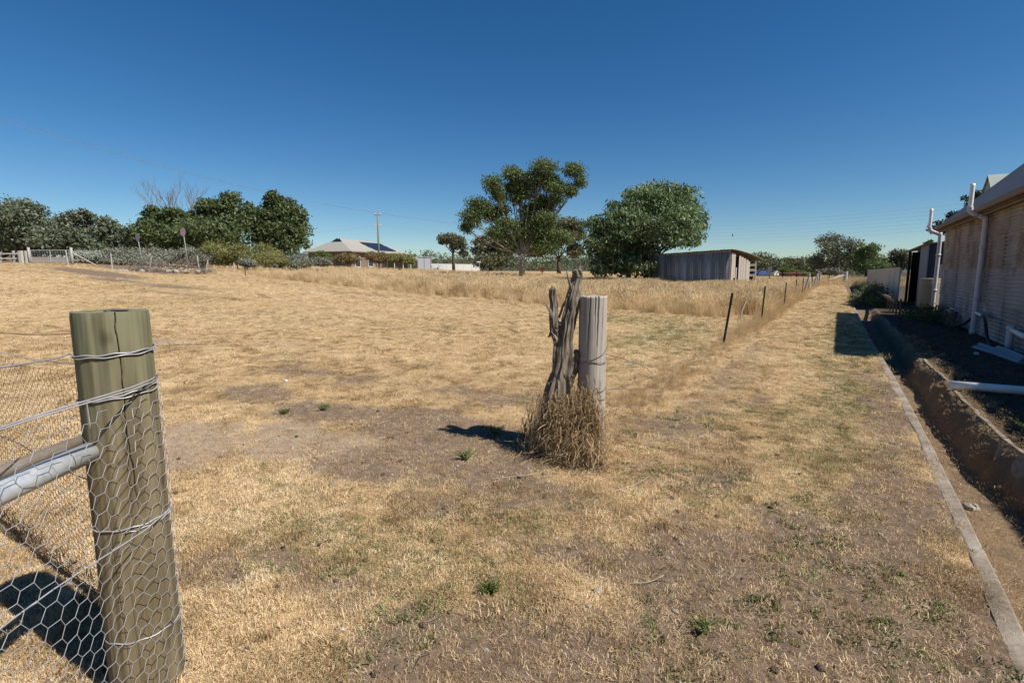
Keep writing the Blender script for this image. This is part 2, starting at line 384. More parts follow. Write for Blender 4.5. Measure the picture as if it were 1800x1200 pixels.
soil = gm.ramp(g_mid, [(.3, (.036, .027, .02)), (.55, (.078, .057, .042)), (.8, (.17, .128, .094))])
c = gm.mix(gm.attr('yard'), c, soil)
gm.col(c)
hgt = gm.math('ADD', gm.math('MULTIPLY', g_fib, .5), g_mid); gm.bump(hgt, .55, .02)
ground = mesh_np('ground', np.stack([xf, yf, zf], 1), Q, gm.m, smooth=True)
kind(ground, 'structure', 'dry mown paddock and grass track with bare earth patches')
for nm, v in zip(('bare', 'green', 'yard', 'chan', 'damp'), (*masks(xf, yf), np.maximum(.85*np.maximum(sst(-3.5, -2.9, xf+.5*(fbm(xf, yf, 99, 3)-.5)), sst(2.75, 3.1, yf)*sst(-8, -7, xf))+.15*sst(-1.7, -.6, xf), .8*sst(-12, -20, xf)))):
    a_ = ground.data.attributes.new(nm, 'FLOAT', 'POINT'); a_.data.foreach_set('value', v.astype(np.float32))

# low wooded hills on the horizon
hm = simple('far_hill', (.075, .095, .075), (.05, .065, .05), .02, rough=1, bump=0)
V = []; F = []
NH = 160
for i in range(NH+1):
    px = -500+i*2500/NH; d = 1800
    a = (px-900)/900*d; x, y = AD(a, d)
    top = 28+34*float(fbm(px/170, 3.3, 61, 4))+40*math.exp(-((px-520)/130)**2)+28*math.exp(-((px-190)/90)**2)+14*math.exp(-((px-780)/90)**2)-20*float(sst(1050, 1500, px))
    for k, (s, z) in enumerate(((1, 0), (1.12, top*.6), (1.3, top), (1.6, 0))): V.append((x*s, y*s, z))
for i in range(NH):
    for k in range(3): F.append((i*4+k, (i+1)*4+k, (i+1)*4+k+1, i*4+k+1))
kind(MB().add(V, F).build('hills', hm, smooth=True), 'structure', 'low wooded hills on the horizon')

# concrete kerb along the drain
V = []; F = []
ys = np.concatenate([np.arange(-1, 12, .08), np.arange(12, 30, .3)])
for i, y in enumerate(ys):
    kx = float(kerb_x(y)); wl = .082+.03*(float(fbm(y*.9, 1.5, 71, 2))-.5)*2; e = .004*(float(vn(y*2, 2, 73))-.5)
    zz = .006; base = float(zt(kx, y))
    for (x, z) in ((kx-wl-.02, -.05), (kx-wl+.004, zz-.003), (kx-.06, zz), (kx-.010+e, zz+.002), (kx+e, zz-.006), (kx+.025+e, -.2), (kx+.04, -.36)):
        V.append((x, y, z+base))
for i in range(len(ys)-1):
    for k in range(6): F.append((i*7+k, i*7+k+1, (i+1)*7+k+1, (i+1)*7+k))
cm = NM('kerb_concrete', .9, .2); cf = cm.noise(cm.coord(), 2.6, 7, .72); cg = cm.noise(cm.coord(), 60, 3, .6)
cc = cm.ramp(cf, [(.34, (.15, .115, .08)), (.46, (.25, .205, .16)), (.58, (.33, .285, .235)), (.74, (.42, .38, .33))]); cm.col(cm.mix(.35, cc, cm.ramp(cg, [(.3, .12), (.7, .5)]), 'OVERLAY')); cm.bump(cg, .4, .006)
kind(MB().add(V, F).build('kerb', cm.m, smooth=False), 'structure', 'worn concrete kerb along the left edge of the drain')
# broken concrete lining of the right bank
V = []; F = []
ys = np.arange(5.0, 18.5, .05)
for i, y in enumerate(ys):
    b = BANK-.06+.06*(float(fbm(np.array(y*1.3), np.array(3.), 4, 3))-.5)+.18*float(sst(5.6, 4.6, y))
    j = .03*(float(fbm(y*3.1, 4.4, 81, 4))-.5)*2; br = .10*float(sst(.56, .62, fbm(y*1.1, 7.7, 83, 3))); k_ = .015*(float(vn(y*11, 1, 84))-.5)
    for (x, z) in ((b+.07+k_, -.05), (b+.05+k_, .015+j*.25-br*.4), (b+.012+j*.3, .018+j*.25-br*.5), (b+.0+j*.4, -.02-br), (b-.035+j*.5+k_, -.09-br*.6), (b-.06+j*.5, -.15), (b-.02, -.22)):
        V.append((x, y, z+float(zt(b, y))))
for i in range(len(ys)-1):
    for k in range(6): F.append((i*7+k, i*7+k+1, (i+1)*7+k+1, (i+1)*7+k))
bm_ = simple('bank_concrete', (.30, .245, .18), (.10, .072, .05), 9, rough=.95, bump=.8, bd=.03)
kind(MB().add(V, F).build('drain_bank', bm_, smooth=False), 'structure', 'crumbling concrete bank on the house side of the drain')

# ------------------------------------------------------------------ scattering (stuff only)
def blades(n, R, hmin, hmax, wid, lean, seed, head=False, curl=.5):
    r = np.random.default_rng(seed); V = []; Q = []; T = []
    for i in range(n):
        a = r.uniform(0, 6.283); rr = R*math.sqrt(r.uniform()); bx, by = rr*math.cos(a), rr*math.sin(a)
        h = r.uniform(hmin, hmax); la = r.uniform(0, 6.283); l = lean*r.uniform(.2, 1)*h
        dx, dy = math.cos(la), math.sin(la); wa = r.uniform(0, 3.14); wx, wy = math.cos(wa)*wid, math.sin(wa)*wid
        v = len(V); m = .55
        V += [(bx-wx, by-wy, -.01), (bx+wx, by+wy, -.01), (bx+dx*l*.35+wx*.8, by+dy*l*.35+wy*.8, h*m), (bx+dx*l*.35-wx*.8, by+dy*l*.35-wy*.8, h*m),
              (bx+dx*l, by+dy*l, h*(1-curl*lean*.4))]
        Q.append((v, v+1, v+2, v+3)); T.append((v+3, v+2, v+4))
        if head:
            v = len(V); tx, ty, tz = bx+dx*l, by+dy*l, h*(1-curl*lean*.4)
            V += [(tx-wx*1.6, ty-wy*1.6, tz-.03), (tx+wx*1.6, ty+wy*1.6, tz-.03), (tx+dx*.03+wx, ty+dy*.03+wy, tz+.05), (tx+dx*.03-wx, ty+dy*.03-wy, tz+.05)]
            Q.append((v, v+1, v+2, v+3))
    return np.array(V), np.array(Q), np.array(T)
_np = [0]
def proto_collection(specs, mat):
    _np[0] += 1; c = bpy.data.collections.new('clump_source_%d' % _np[0])
    for i, sp in enumerate(specs):
        V, Q, T = sp; o = mesh_np('clump_%02d' % i, V, Q, mat, T=T)
        COL.objects.unlink(o); c.objects.link(o)
    return c
def scatter(name, coll, nprot, pts, scale, tint, label, flat=None, rx=.15):
    n = len(pts); me = bpy.data.meshes.new(name); me.vertices.add(n); me.vertices.foreach_set('co', np.asarray(pts, np.float32).ravel())
    r = np.random.default_rng(len(name)+n)
    for nm, typ, val in (('srot', 'FLOAT_VECTOR', np.stack([r.normal(0, rx, n), r.normal(0, rx, n), r.uniform(0, 6.283, n)], 1)),
                         ('sscl', 'FLOAT', scale), ('tint', 'FLOAT', tint), ('sidx', 'INT', r.integers(0, nprot, n))):
        a = me.attributes.new(nm, typ, 'POINT')
        a.data.foreach_set('vector' if typ == 'FLOAT_VECTOR' else 'value', np.asarray(val, np.int32 if typ == 'INT' else np.float32).ravel())
    o = bpy.data.objects.new(name, me); COL.objects.link(o); kind(o, 'stuff', label)
    g = bpy.data.node_groups.new(name+'_nodes', 'GeometryNodeTree')
    g.interface.new_socket('Geometry', in_out='INPUT', socket_type='NodeSocketGeometry')
    g.interface.new_socket('Geometry', in_out='OUTPUT', socket_type='NodeSocketGeometry')
    N = g.nodes; gi = N.new('NodeGroupInput'); go = N.new('NodeGroupOutput')
    ci = N.new('GeometryNodeCollectionInfo'); ci.inputs['Collection'].default_value = coll
    ci.inputs['Separate Children'].default_value = True; ci.inputs['Reset Children'].default_value = True
    ip = N.new('GeometryNodeInstanceOnPoints'); ip.inputs['Pick Instance'].default_value = True
    def na(nm, typ):
        q = N.new('GeometryNodeInputNamedAttribute'); q.data_type = typ; q.inputs['Name'].default_value = nm; return q.outputs['Attribute']
    mp = N.new('GeometryNodeMeshToPoints')
    L = g.links
    L.new(gi.outputs[0], mp.inputs['Mesh']); L.new(mp.outputs[0], ip.inputs['Points']); L.new(ci.outputs[0], ip.inputs['Instance'])
    L.new(na('sidx', 'INT'), ip.inputs['Instance Index']); L.new(na('srot', 'FLOAT_VECTOR'), ip.inputs['Rotation']); L.new(na('sscl', 'FLOAT'), ip.inputs['Scale'])
    L.new(ip.outputs[0], go.inputs[0])
    md = o.modifiers.new('scatter', 'NODES'); md.node_group = g
    return o

def in_poly(x, y, P):
    ins = np.zeros(len(x), bool); j = len(P)-1
    for i in range(len(P)):
        xi, yi = P[i]; xj, yj = P[j]
        c = ((yi > y) != (yj > y)) & (x < (xj-xi)*(y-yi)/(yj-yi+1e-12)+xi); ins ^= c; j = i
    return ins
def view_pts(n, d0, d1, kmin=-1.12, kmax=1.08, p=1.0):     # random ground points ahead, denser near
    u = rng.uniform(0, 1, n)
    d = (d0**(2-p)+(d1**(2-p)-d0**(2-p))*u)**(1/(2-p)) if p != 2 else d0*(d1/d0)**u
    a = rng.uniform(kmin, kmax, n)*d
    return FX*d+RX*a, FY*d+RY*a, d

TALL = [(-66, 31.0), (-58, 30.0), (-48, 28.6), (-40, 26.3), (-31, 25.2), (-24, 23.4), (-19.2, 21.9), (-13.7, 21.2), (-9.2, 19.0), (-5.7, 18.6), (-2.9, 17.4), (-2.0, 18.5), (-1.7, 70), (-10, 110), (-60, 110), (-90, 60)]
straw_m = leafmat('mown_straw', [(0, (.15, .155, .055)), (.16, (.27, .25, .11)), (.24, (.27, .175, .088)), (.55, (.64, .47, .26)), (1, (.90, .74, .50))], None, .25, .7, True)
green_m = leafmat('weed_leaf', (.08, .10, .035), (.24, .27, .10), .25, .5, True)
gold_m = leafmat('tall_dry_grass', (.42, .29, .14), (.84, .67, .41), .35, .6, True)
mown = proto_collection([blades(120, .085, .006, .020, .0012, 2.3, 100+i) for i in range(6)], straw_m)
flat = proto_collection([blades(16, .16, .006, .015, .0012, 5.0, 150+i, curl=.9) for i in range(4)], straw_m)
weed = proto_collection([blades(40, .07, .008, .028, .0035, 1.8, 200+i) for i in range(4)], green_m)
tall = proto_collection([blades(60, .30, .35, .78, .0042, .35, 300+i, True) for i in range(5)], gold_m)
def mown_pts(n, d0, d1, p, smul):
    x, y, d = view_pts(n, d0, d1, p=p)
    b, g, yd, ch = masks(x, y); nz = fbm(x*5, y*5, 91, 3); nf = fbm(x*17, y*17, 93, 2)
    keep = (rng.uniform(0, 1, n) > np.clip(b*1.5-.16+((nz-.5)*1.0+(nf-.5)*1.3)*(1-.7*sst(6, 14, d)), 0.02, .95)) & (yd < .1) & (x < kerb_x(y)-.09+.05*(fbm(x*3, y*3, 97, 2)-.4)) & ~in_poly(x, y, TALL)
    x, y, d, g, nz, b = x[keep], y[keep], d[keep], g[keep], nz[keep], b[keep]
    big = fbm(x*.22, y*.22, 95, 3)
    fd = sst(6, 14, d); t = np.clip(.62+(nz-.5)*(.8-.45*fd)+(big-.5)*.35-b*.2+rng.normal(0, .14+.06*fd, len(x)), .25, 1)
    isg = rng.uniform(0, 1, len(x)) < g*.75; t[isg] = rng.uniform(0, .2, isg.sum())
    sc_ = smul*rng.uniform(.6, 1.3, len(x)); tuf = rng.uniform(0, 1, len(x)) < .05; sc_[tuf] *= rng.uniform(1.4, 2.1, tuf.sum()); t[tuf] = np.clip(t[tuf]-.12, .2, 1)
    return np.stack([x, y, ground_z(x, y)], 1), sc_, t
AA = [mown_pts(50000, 1.0, 8, .95, .74), mown_pts(56000, 7.5, 24, .9, 1.1), mown_pts(46000, 22, 62, .7, 1.9)]
scatter('mown_grass', mown, 6, *[np.concatenate([q[i] for q in AA]) for i in range(3)], 'short dry mown straw across the paddock and track')
x, y, d = view_pts(14000, 1.0, 8, p=1.0); b, g, yd, ch = masks(x, y); k = (yd < .1) & (x < kerb_x(y)-.10); x, y = x[k], y[k]
scatter('loose_straw', flat, 4, np.stack([x, y, ground_z(x, y)+.003], 1), rng.uniform(.5, 1.2, len(x)), np.clip(rng.normal(.5, .22, len(x)), .25, 1), 'loose straw lying on the bare earth', rx=.05)
# litter in the drain bed and yard
n = 3000; y = 1.2+rng.uniform(0, 1, n)**1.6*15; x = kerb_x(y)+.04+rng.uniform(0, .6, n); k = x < BANK-.22+.16*(rng.uniform(0, 1, n) < .12); x, y = x[k], y[k]
scatter('dry_litter', flat, 4, np.stack([x, y, ground_z(x, y)], 1), rng.uniform(.5, 1.1, len(x)), np.clip(rng.normal(.35, .2, len(x)), 0, 1), 'dry grass litter lying in the drain bed', rx=.3)
n = 420; y = 2.5+rng.uniform(0, 1, n)**1.4*12; x = BANK-.16+rng.uniform(0, .42, n)
scatter('bank_litter', mown, 6, np.stack([x, y, ground_z(x, y)], 1), rng.uniform(.5, 1.3, n), np.clip(rng.normal(.34, .12, n), .25, 1), 'dry grass and roots on the drain bank', rx=.7)
n = 700; y = 4+rng.uniform(0, 1, n)**1.3*17; x = BANK+rng.uniform(0, 1.4, n)
scatter('yard_litter', flat, 4, np.stack([x, y, ground_z(x, y)], 1), rng.uniform(.4, 1.0, n), np.clip(rng.normal(.36, .12, n), .25, 1), 'sparse straw litter on the dark yard soil', rx=.1)
# green weeds in the turf
x, y, d = view_pts(16000, 1.1, 22, p=1.0); b, g, yd, ch = masks(x, y); nz = fbm(x*2.3, y*2.3, 111, 3)
k = (rng.uniform(0, 1, len(x)) < np.clip(g*.55*(nz > .46)+.5*(nz > .61)*(x > -1.6)+.3*(nz > .67)*(x > -3.2), 0, 1)) & (yd < .1) & (x < kerb_x(y)-.13)
x, y = x[k], y[k]
scatter('green_weeds', weed, 4, np.stack([x, y, ground_z(x, y)], 1), rng.uniform(.35, 1.0, len(x)), rng.uniform(0, 1, len(x)), 'low green weeds in the dry turf')
# tall dry grass
pp = []
for n, d0, d1, p in ((26000, 16, 46, .9), (9000, 44, 100, .5)):
    x, y, d = view_pts(n, d0, d1, -.62, .72, p); 
    e = (fbm(x*.5, y*.5, 121, 3)-.5)*1.2; k = in_poly(x+e, y+e, TALL); pp.append(np.stack([x[k], y[k]], 1))
pp = np.concatenate(pp); x, y = pp[:, 0], pp[:, 1]
ed_n = 1300; sg = rng.integers(0, 10, ed_n); tq = rng.uniform(0, 1, ed_n); TA = np.array(TALL[:11]); ex_ = TA[sg]+(TA[sg+1]-TA[sg])*tq[:, None]
off_ = rng.exponential(.32, ed_n); exx = ex_[:, 0]+off_*.3; exy = ex_[:, 1]-off_
scatter('grass_fringe', tall, 5, np.stack([exx, exy, zt(exx, exy)], 1), rng.uniform(.2, .65, ed_n), np.clip(rng.normal(.5, .2, ed_n), 0, 1), 'thin short dry grass along the front edge of the tall grass', rx=.25)
nz = fbm(x*.35, y*.35, 131, 3); nz2 = fbm(x*1.5, y*1.5, 133, 2)
scatter('tall_dry_grass', tall, 5, np.stack([x, y, zt(x, y)], 1), (.72+.65*(nz-.35)+rng.uniform(-.15, .2, len(x)))*(1-.45*sst(42, 60, FX*x+FY*y)), np.clip(.55+(nz2-.5)*1.1+rng.normal(0, .16, len(x)), 0, 1), 'golden knee-high dry grass in front of the trees and shed', rx=.12)
# rough grass under the wire fence line and around the track end
n = 2600; y = 5.0+rng.uniform(0, 1, n)**1.3*58; x = -1.78+rng.normal(0, .2, n)*(.6+.5*fbm(y*.8, y*0, 141, 2))
n2 = 1500; y2 = rng.uniform(52, 95, n2); x2 = rng.uniform(-2, 22, n2)
x = np.concatenate([x, x2]); y = np.concatenate([y, y2])
sc = np.concatenate([rng.uniform(.10, .32, n)*(.45+.75*sst(8, 20, y[:n])), rng.uniform(.4, .9, n2)])
scatter('fence_line_grass', tall, 5, np.stack([x, y, ground_z(x, y)], 1), sc, np.clip(rng.normal(.25, .2, len(x)), 0, 1), 'rough rusty-brown dry grass along the wire fence', rx=.3)

# ------------------------------------------------------------------ right-hand house
WX, WY0, WY1 = 2.75, 10.55, 21.0
hs = thing('iron_clad_house', 'old house with rusty corrugated iron walls beyond the drain on the right', 'house', (WX, 16, 0))
off = (WX, 16, 0)
def corr_sheet(wy, hz, pitch=.076, amp=.0125):   # ribs run along y, stacked in z
    V = []; F = []; n = int(round(hz/pitch*6)); m = 2
    for i in range(n+1):
        z = i/n*hz; x = -amp*math.sin(2*math.pi*z/pitch)
        V += [(x, 0, z), (x, wy, z), (x+.004, 0, z), (x+.004, wy, z)]
    for i in range(n):
        a = i*4; b = a+4
        F += [(a, b, b+1, a+1), (a+2, a+3, b+3, b+2), (a, a+2, b+2, b), (a+1, b+1, b+3, a+3)]
    return MB().add(V, F)
M['rusty_top'] = iron('rusty_tan_iron', (.40, .345, .30), (.25, .205, .17), (.16, .085, .045), .46, .64)
protos = {}
rows = [(0.02, .76), (.74, .76), (1.46, .70), (2.10, .64)]
for r_, (z0, hz) in enumerate(rows):
    y = WY0-rnd.uniform(0, .4)
    while y < WY1-.05:
        wy = rnd.choice((.82, 1.15, 1.5, 1.8)); wy = min(wy, WY1-y)
        key = (round(wy, 2), hz, r_ < 2)
        dx = -.006*r_-.004*rnd.random()
        loc = (dx, y-16, z0+rnd.uniform(-.012, .012)); rot = (rnd.uniform(-.006, .006), 0, rnd.uniform(-.003, .003))
        if key in protos: o = share(protos[key], hs, loc, rot)
        else:
            o = corr_sheet(wy-.010, hz).build('corrugated_sheet', M['rusty' if r_ < 2 else 'rusty_top'], hs, True); o.location = loc; o.rotation_euler = rot; protos[key] = o
        y += wy
b = MB().box(WX+.04, WX+.15, WY0, WY1, -.1, 2.78)              # frame behind the sheets, south return wall, set-back wing
b.box(WX+.15, 6.2, WY1-.12, WY1, -.1, 2.75); b.box(WX+.15, 4.1, WY0, WY0+.12, -.1, 2.75)
b.box(4.1, 4.2, -6, WY0, -.1, 2.75)
b.build('wall', M['fascia'], hs, off=off)
# roof: 44 degree slope, verge at the far end
sl_ = math.tan(math.radians(43.5))
def corr_roof(y0, y1, xe, ze, run, pitch=.15):
    V = []; F = []; n = int((y1-y0)/pitch*4)
    for i in range(n+1):
        y = y0+(y1-y0)*i/n; dz = .012*math.sin(2*math.pi*(y-y0)/pitch)
        V += [(xe, y, ze+dz), (xe+run, y, ze+run*sl_+dz), (xe, y, ze+dz-.02), (xe+run, y, ze+run*sl_+dz-.02)]
    for i in range(n):
        a = i*4; c = a+4; F += [(a, c, c+1, a+1), (a+2, a+3, c+3, c+2), (a, a+2, c+2, c)]
    return MB().add(V, F)
corr_roof(WY0-.25, WY1+.12, 2.52, 2.80, 2.4).build('roof', M['roofgrey'], hs, off=off)
corr_roof(-6, WY0-.25, 3.86, 2.80, 2.0).build('roof', M['roofgrey'], hs, off=off)
g_ = MB()
for x0, ya, yb in ((2.46, WY0-.25, WY1+.12), (3.80, -6, WY0-.27)):
    g_.box(x0, x0+.02, ya, yb, 2.70, 2.81); g_.box(x0+.02, x0+.12, ya, yb, 2.695, 2.71); g_.box(x0+.12, x0+.16, ya, yb, 2.62, 2.79)
g_.build('gutter', M['fascia'], hs, off=off)
g_ = MB(); g_.box(2.58, 2.75, WY0-.2, WY1+.1, 2.66, 2.675); g_.build('soffit', M['fascia'], hs, off=off)
# rear gable peeping over the roof
V = [(4.35, 25, 4.05), (4.35, 26.6, 4.05), (4.45, 25.6, 4.86), (9.5, 25, 4.05), (9.5, 26.6, 4.05), (9.5, 25.6, 4.86)]
gb = MB().add([(4.40, 24.75, 4.2), (4.40, 26.45, 4.2), (4.40, 25.6, 4.84), (9.5, 24.75, 4.2), (9.5, 26.45, 4.2), (9.5, 25.6, 4.84)], [(0, 2, 1), (3, 4, 5), (0, 1, 4, 3)]).build('gable', M['roofgreen'], hs, off=off)
gb2 = MB().add([(4.34, 24.6, 4.13), (9.6, 24.6, 4.13), (9.6, 25.6, 4.9), (4.34, 25.6, 4.9), (4.34, 26.6, 4.13), (9.6, 26.6, 4.13)], [(0, 1, 2, 3), (3, 2, 5, 4)]).build('roof', M['roofgreen'], hs, off=off)
MB().box(4.5, 9.4, 24.9, 26.3, -.1, 4.2).build('wall', M['fascia'], hs, off=off)

def vent(y, top, lab, r=.055):
    t = thing('vent_pipe', lab, 'pipe', (2.66, y, 0), group='vent pipes up the iron wall')
    o = (2.66, y, 0)
    P = spline([(2.66, y, -.03), (2.66, y, 1.2), (2.655, y, 2.50), (2.60, y, 2.60), (2.42, y+.01, 2.70), (2.37, y+.01, 2.80), (2.37, y+.01, 2.95), (2.37, y+.01, top)], 5)
    MB().tube(P[:18], r, 12).build('lower_pipe', M['grey_pvc'], t, True, o)
    MB().tube(P[17:28], r*1.02, 12).build('elbow', M['grey_pvc'], t, True, o)
    MB().tube(P[27:], r*.8, 12).build('upper_pipe', M['pvc'], t, True, o)  # whiter than the lower pipe: sunlit look put into its colour
    for z in (.03, .78, 1.9): MB().tube([(2.66, y, z), (2.66, y, z+.07)], r*1.22, 12).build('coupling', M['grey_pvc'], t, True, o)
    return t
vent(15.3, 3.33, 'tall grey vent pipe, nearer one on the rusty wall, with side branch and dark collar')
v2 = vent(21.35, 3.40, 'tall grey vent pipe at the far corner of the rusty wall')
bp = thing('waste_pipe', 'short white waste pipe branching off the nearer vent pipe into a black hose', 'pipe', (2.6, 15, .6))
MB().tube([(2.66, 15.25, .50), (2.62, 14.6, .50), (2.60, 14.25, .49)], .028, 8).build('branch', M['pvc'], bp, True, (2.6, 15, .6))
MB().tube(spline([(2.60, 14.3, .49), (2.56, 13.9, .49), (2.52, 13.5, .40), (2.50, 13.1, .15), (2.5, 12.7, .03)], 6), .028, 8).build('hose', M['rubber'], bp, True, (2.6, 15, .6))
tag(MB().tube(spline([(2.7, 17.6, .35), (2.55, 17.0, .1), (2.5, 16.4, .06), (2.6, 15.8, .22), (2.7, 15.5, .4)], 6), .03, 8).build('drain_hose', M['rubber'], None, True), 'black hose looping low along the iron wall between the vent pipes', 'hose')
t = thing('gully_pipe', 'short grey stub pipe with a side arm at the foot of the iron wall', 'pipe', (2.62, 12.2, 0))
o_ = (2.62, 12.2, 0)
MB().tube([(2.62, 12.2, -.05), (2.62, 12.2, .46)], .055, 12).build('upright', M['grey_pvc'], t, True, o_)
MB().tube([(2.62, 12.2, .38), (2.62, 12.2, .47)], .068, 12).build('collar', M['grey_pvc'], t, True, o_)
MB().tube([(2.62, 12.2, .40), (2.62, 11.4, .37)], .04, 10).build('side_arm', M['pvc'], t, True, o_)
# tap and small pipes between the vents
t = thing('tap_stand', 'small galvanised tap and pipes low on the iron wall', 'tap', (2.62, 18.2, 0))
o_ = (2.62, 18.2, 0)
MB().tube([(2.64, 18.2, -.02), (2.64, 18.2, .42), (2.60, 17.3, .45)], .014, 6).build('riser', M['galv'], t, False, o_)
MB().tube([(2.60, 18.5, .35), (2.60, 18.0, .36)], .02, 6).tube([(2.56, 18.3, .36), (2.56, 18.3, .25)], .018, 6).build('tap', M['galv'], t, False, o_)
# PVC storm pipe
def yz(x, y): return float(ground_z(np.array([x]), np.array([y]))[0])
z0 = yz(1.6, 7.85)
P = [(1.21, 7.82, .075), (1.9, 7.9, .07), (3.3, 8.1, .06)]
pm = MB(); R_, r_ = .048, .040; n = 18
ring = lambda p, r: [(p[0], p[1]+r*math.cos(2*math.pi*k/n), p[2]+r*math.sin(2*math.pi*k/n)) for k in range(n)]
V = ring(P[0], R_)+ring(P[1], R_)+ring(P[2], R_)+ring(P[0], r_)+ring((P[0][0]+.35, P[0][1]+.04, P[0][2]), r_)
F = []
for a, b_ in ((0, 1), (1, 2), (3, 0), (4, 3)):
    for k in range(n): F.append((a*n+k, a*n+(k+1) % n, b_*n+(k+1) % n, b_*n+k))
tag(pm.add(V, F).build('storm_pipe', M['pvc'], None, True), 'white plastic pipe lying across the yard with its open end over the drain', 'pipe')
# grey sheet / channel scraps
t = thing('channel_scrap', 'grey plastic channel lengths lying on the soil under the stub pipe', 'scrap', (2.4, 11.9, 0))
for i, (x0, y0, x1, y1, zz) in enumerate(((2.36, 12.9, 2.52, 10.9, .03), (2.22, 12.5, 2.46, 10.7, .02), (2.5, 12.3, 2.55, 10.9, .06))):
    MB().tube([(x0-2.4, y0-11.9, zz), ((x0+x1)/2-2.4, (y0+y1)/2-11.9, zz+.01), (x1-2.4, y1-11.9, zz)], .045, 4).build('length', M['greysteel'], t)

# water tank, navy shed, cream fences, palings
t = thing('water_tank', 'upright olive plastic tank between the iron wall and the navy shed', 'tank', (2.62, 22.0, 0))
P = [(0, 0, -.05), (0, 0, .3), (0, 0, .62), (0, 0, .95), (0, 0, 1.14), (0, 0, 1.16)]
MB().tube(P, [.30, .30, .305, .30, .30, .29], 24).build('body', M['tank'], t, True)
MB().tube([(0, 0, 1.161), (0, 0, 1.19)], [.305, .27], 24).build('lid', M['tank'], t, True)
sh = thing('navy_shed', 'dark navy steel shed with an open bay behind the olive tank', 'shed', (2.75, 24, 0)); so_ = (2.75, 24, 0)
def vsheet(x0, y0, x1, y1, z0, z1, mat, name, par, o, pitch=.2, amp=.015, n=None):  # ribbed wall sheet (ribs vertical)
    L = math.hypot(x1-x0, y1-y0); n = n or max(2, int(L/pitch)); V = []; F = []; k = 0
    nx_, ny_ = (y1-y0)/L, -(x1-x0)/L
    for i in range(n):
        for s, a_ in ((0, 0), (.55, 0), (.65, amp), (.9, amp)):
            q = min((i+s)/n, 1); V += [(x0+(x1-x0)*q+nx_*a_, y0+(y1-y0)*q+ny_*a_, z0), (x0+(x1-x0)*q+nx_*a_, y0+(y1-y0)*q+ny_*a_, z1)]
    V += [(x1, y1, z0), (x1, y1, z1)]
    for i in range(len(V)//2-1): F.append((2*i, 2*i+2, 2*i+3, 2*i+1))
    return MB().add(V, F).build(name, mat, par, False, o)
for x0 in (2.72, 3.5, 4.3): vsheet(x0, 24, x0+.78, 24, -.05, 2.42, M['navy'], 'wall_sheet', sh, so_)
vsheet(2.70, 26.1, 2.70, 24, -.05, 2.38, M['greysteel'], 'wall_sheet', sh, so_)
MB().box(2.68, 2.72, 23.97, 24.03, -.05, 2.40).build('corner_trim', M['greysteel'], sh, off=so_)
MB().box(3.6, 3.65, 26, 30, -.05, 2.3).box(2.8, 5, 29.9, 29.95, -.05, 2.3).build('bay_shade_wall', M['dark'], sh, off=so_)  # near-black sheets, the shade of the open bay painted in
MB().box(2.66, 2.76, 29.75, 29.85, -.1, 2.32).build('post', M['picket'], sh, off=so_)
V = [(2.58, 23.9, 2.43), (2.58, 30.1, 2.36), (5.2, 30.1, 2.66), (5.2, 23.9, 2.70)]
MB().add(V+[(a, b_, c_-.05) for a, b_, c_ in V], [(0, 3, 2, 1), (4, 5, 6, 7), (0, 1, 5, 4), (0, 4, 7, 3), (1, 2, 6, 5), (2, 3, 7, 6)]).build('roof', M['fascia'], sh, off=so_)
cf_ = thing('cream_panel_fence', 'long cream steel panel fence running away beside the track, right', 'fence', (2.2, 32, 0)); fo = (2.2, 32, 0)
y = 27.0
while y < 54:
    vsheet(2.18, y+2.34, 2.18, y, -.12, 1.56, M['cream'], 'panel', cf_, fo, pitch=.39, amp=.03)
    MB().box(2.15, 2.21, y-.03, y+.03, -.12, 1.58).build('post', M['cream'], cf_, off=fo)
    MB().box(2.155, 2.205, y+.03, y+2.31, 1.555, 1.585).build('top_rail', M['cream'], cf_, off=fo)
    y += 2.37
sp = thing('cream_gate_panel', 'short cream panel seen between the navy shed and the far vent pipe', 'fence', (3.1, 23.3, 0))
vsheet(-.16, 0, .5, 0, .0, 1.66, M['cream'], 'panel', sp, None, pitch=.2, amp=.02)
MB().box(-.18, -.165, -.02, .02, 0, 1.67).build('frame', M['cream'], sp)
pf = thing('low_paling_fence', 'low dark fence of upright palings with a top rail beside the drain', 'fence', (1.75, 22, 0)); po = (1.75, 22, 0)
pl = None
for i in range(10):
    y = 19.7+i*.95; w_ = .16; h_ = .58+rnd.uniform(-.05, .05)
    M4 = Matrix.Translation((1.68-.014*i, y, 0)) @ Matrix.Rotation(rnd.uniform(-.04, .04), 4, 'X')
    MB().box(-.02, .02, -w_/2, w_/2, -.08, h_, M4).build('paling', M['old_timber'], pf, off=po)
MB().box(1.50, 1.54, 19.5, 28.6, .48, .57, None).build('rail', M['fascia'], pf, off=po)
pf.rotation_euler = (0, 0, .0)

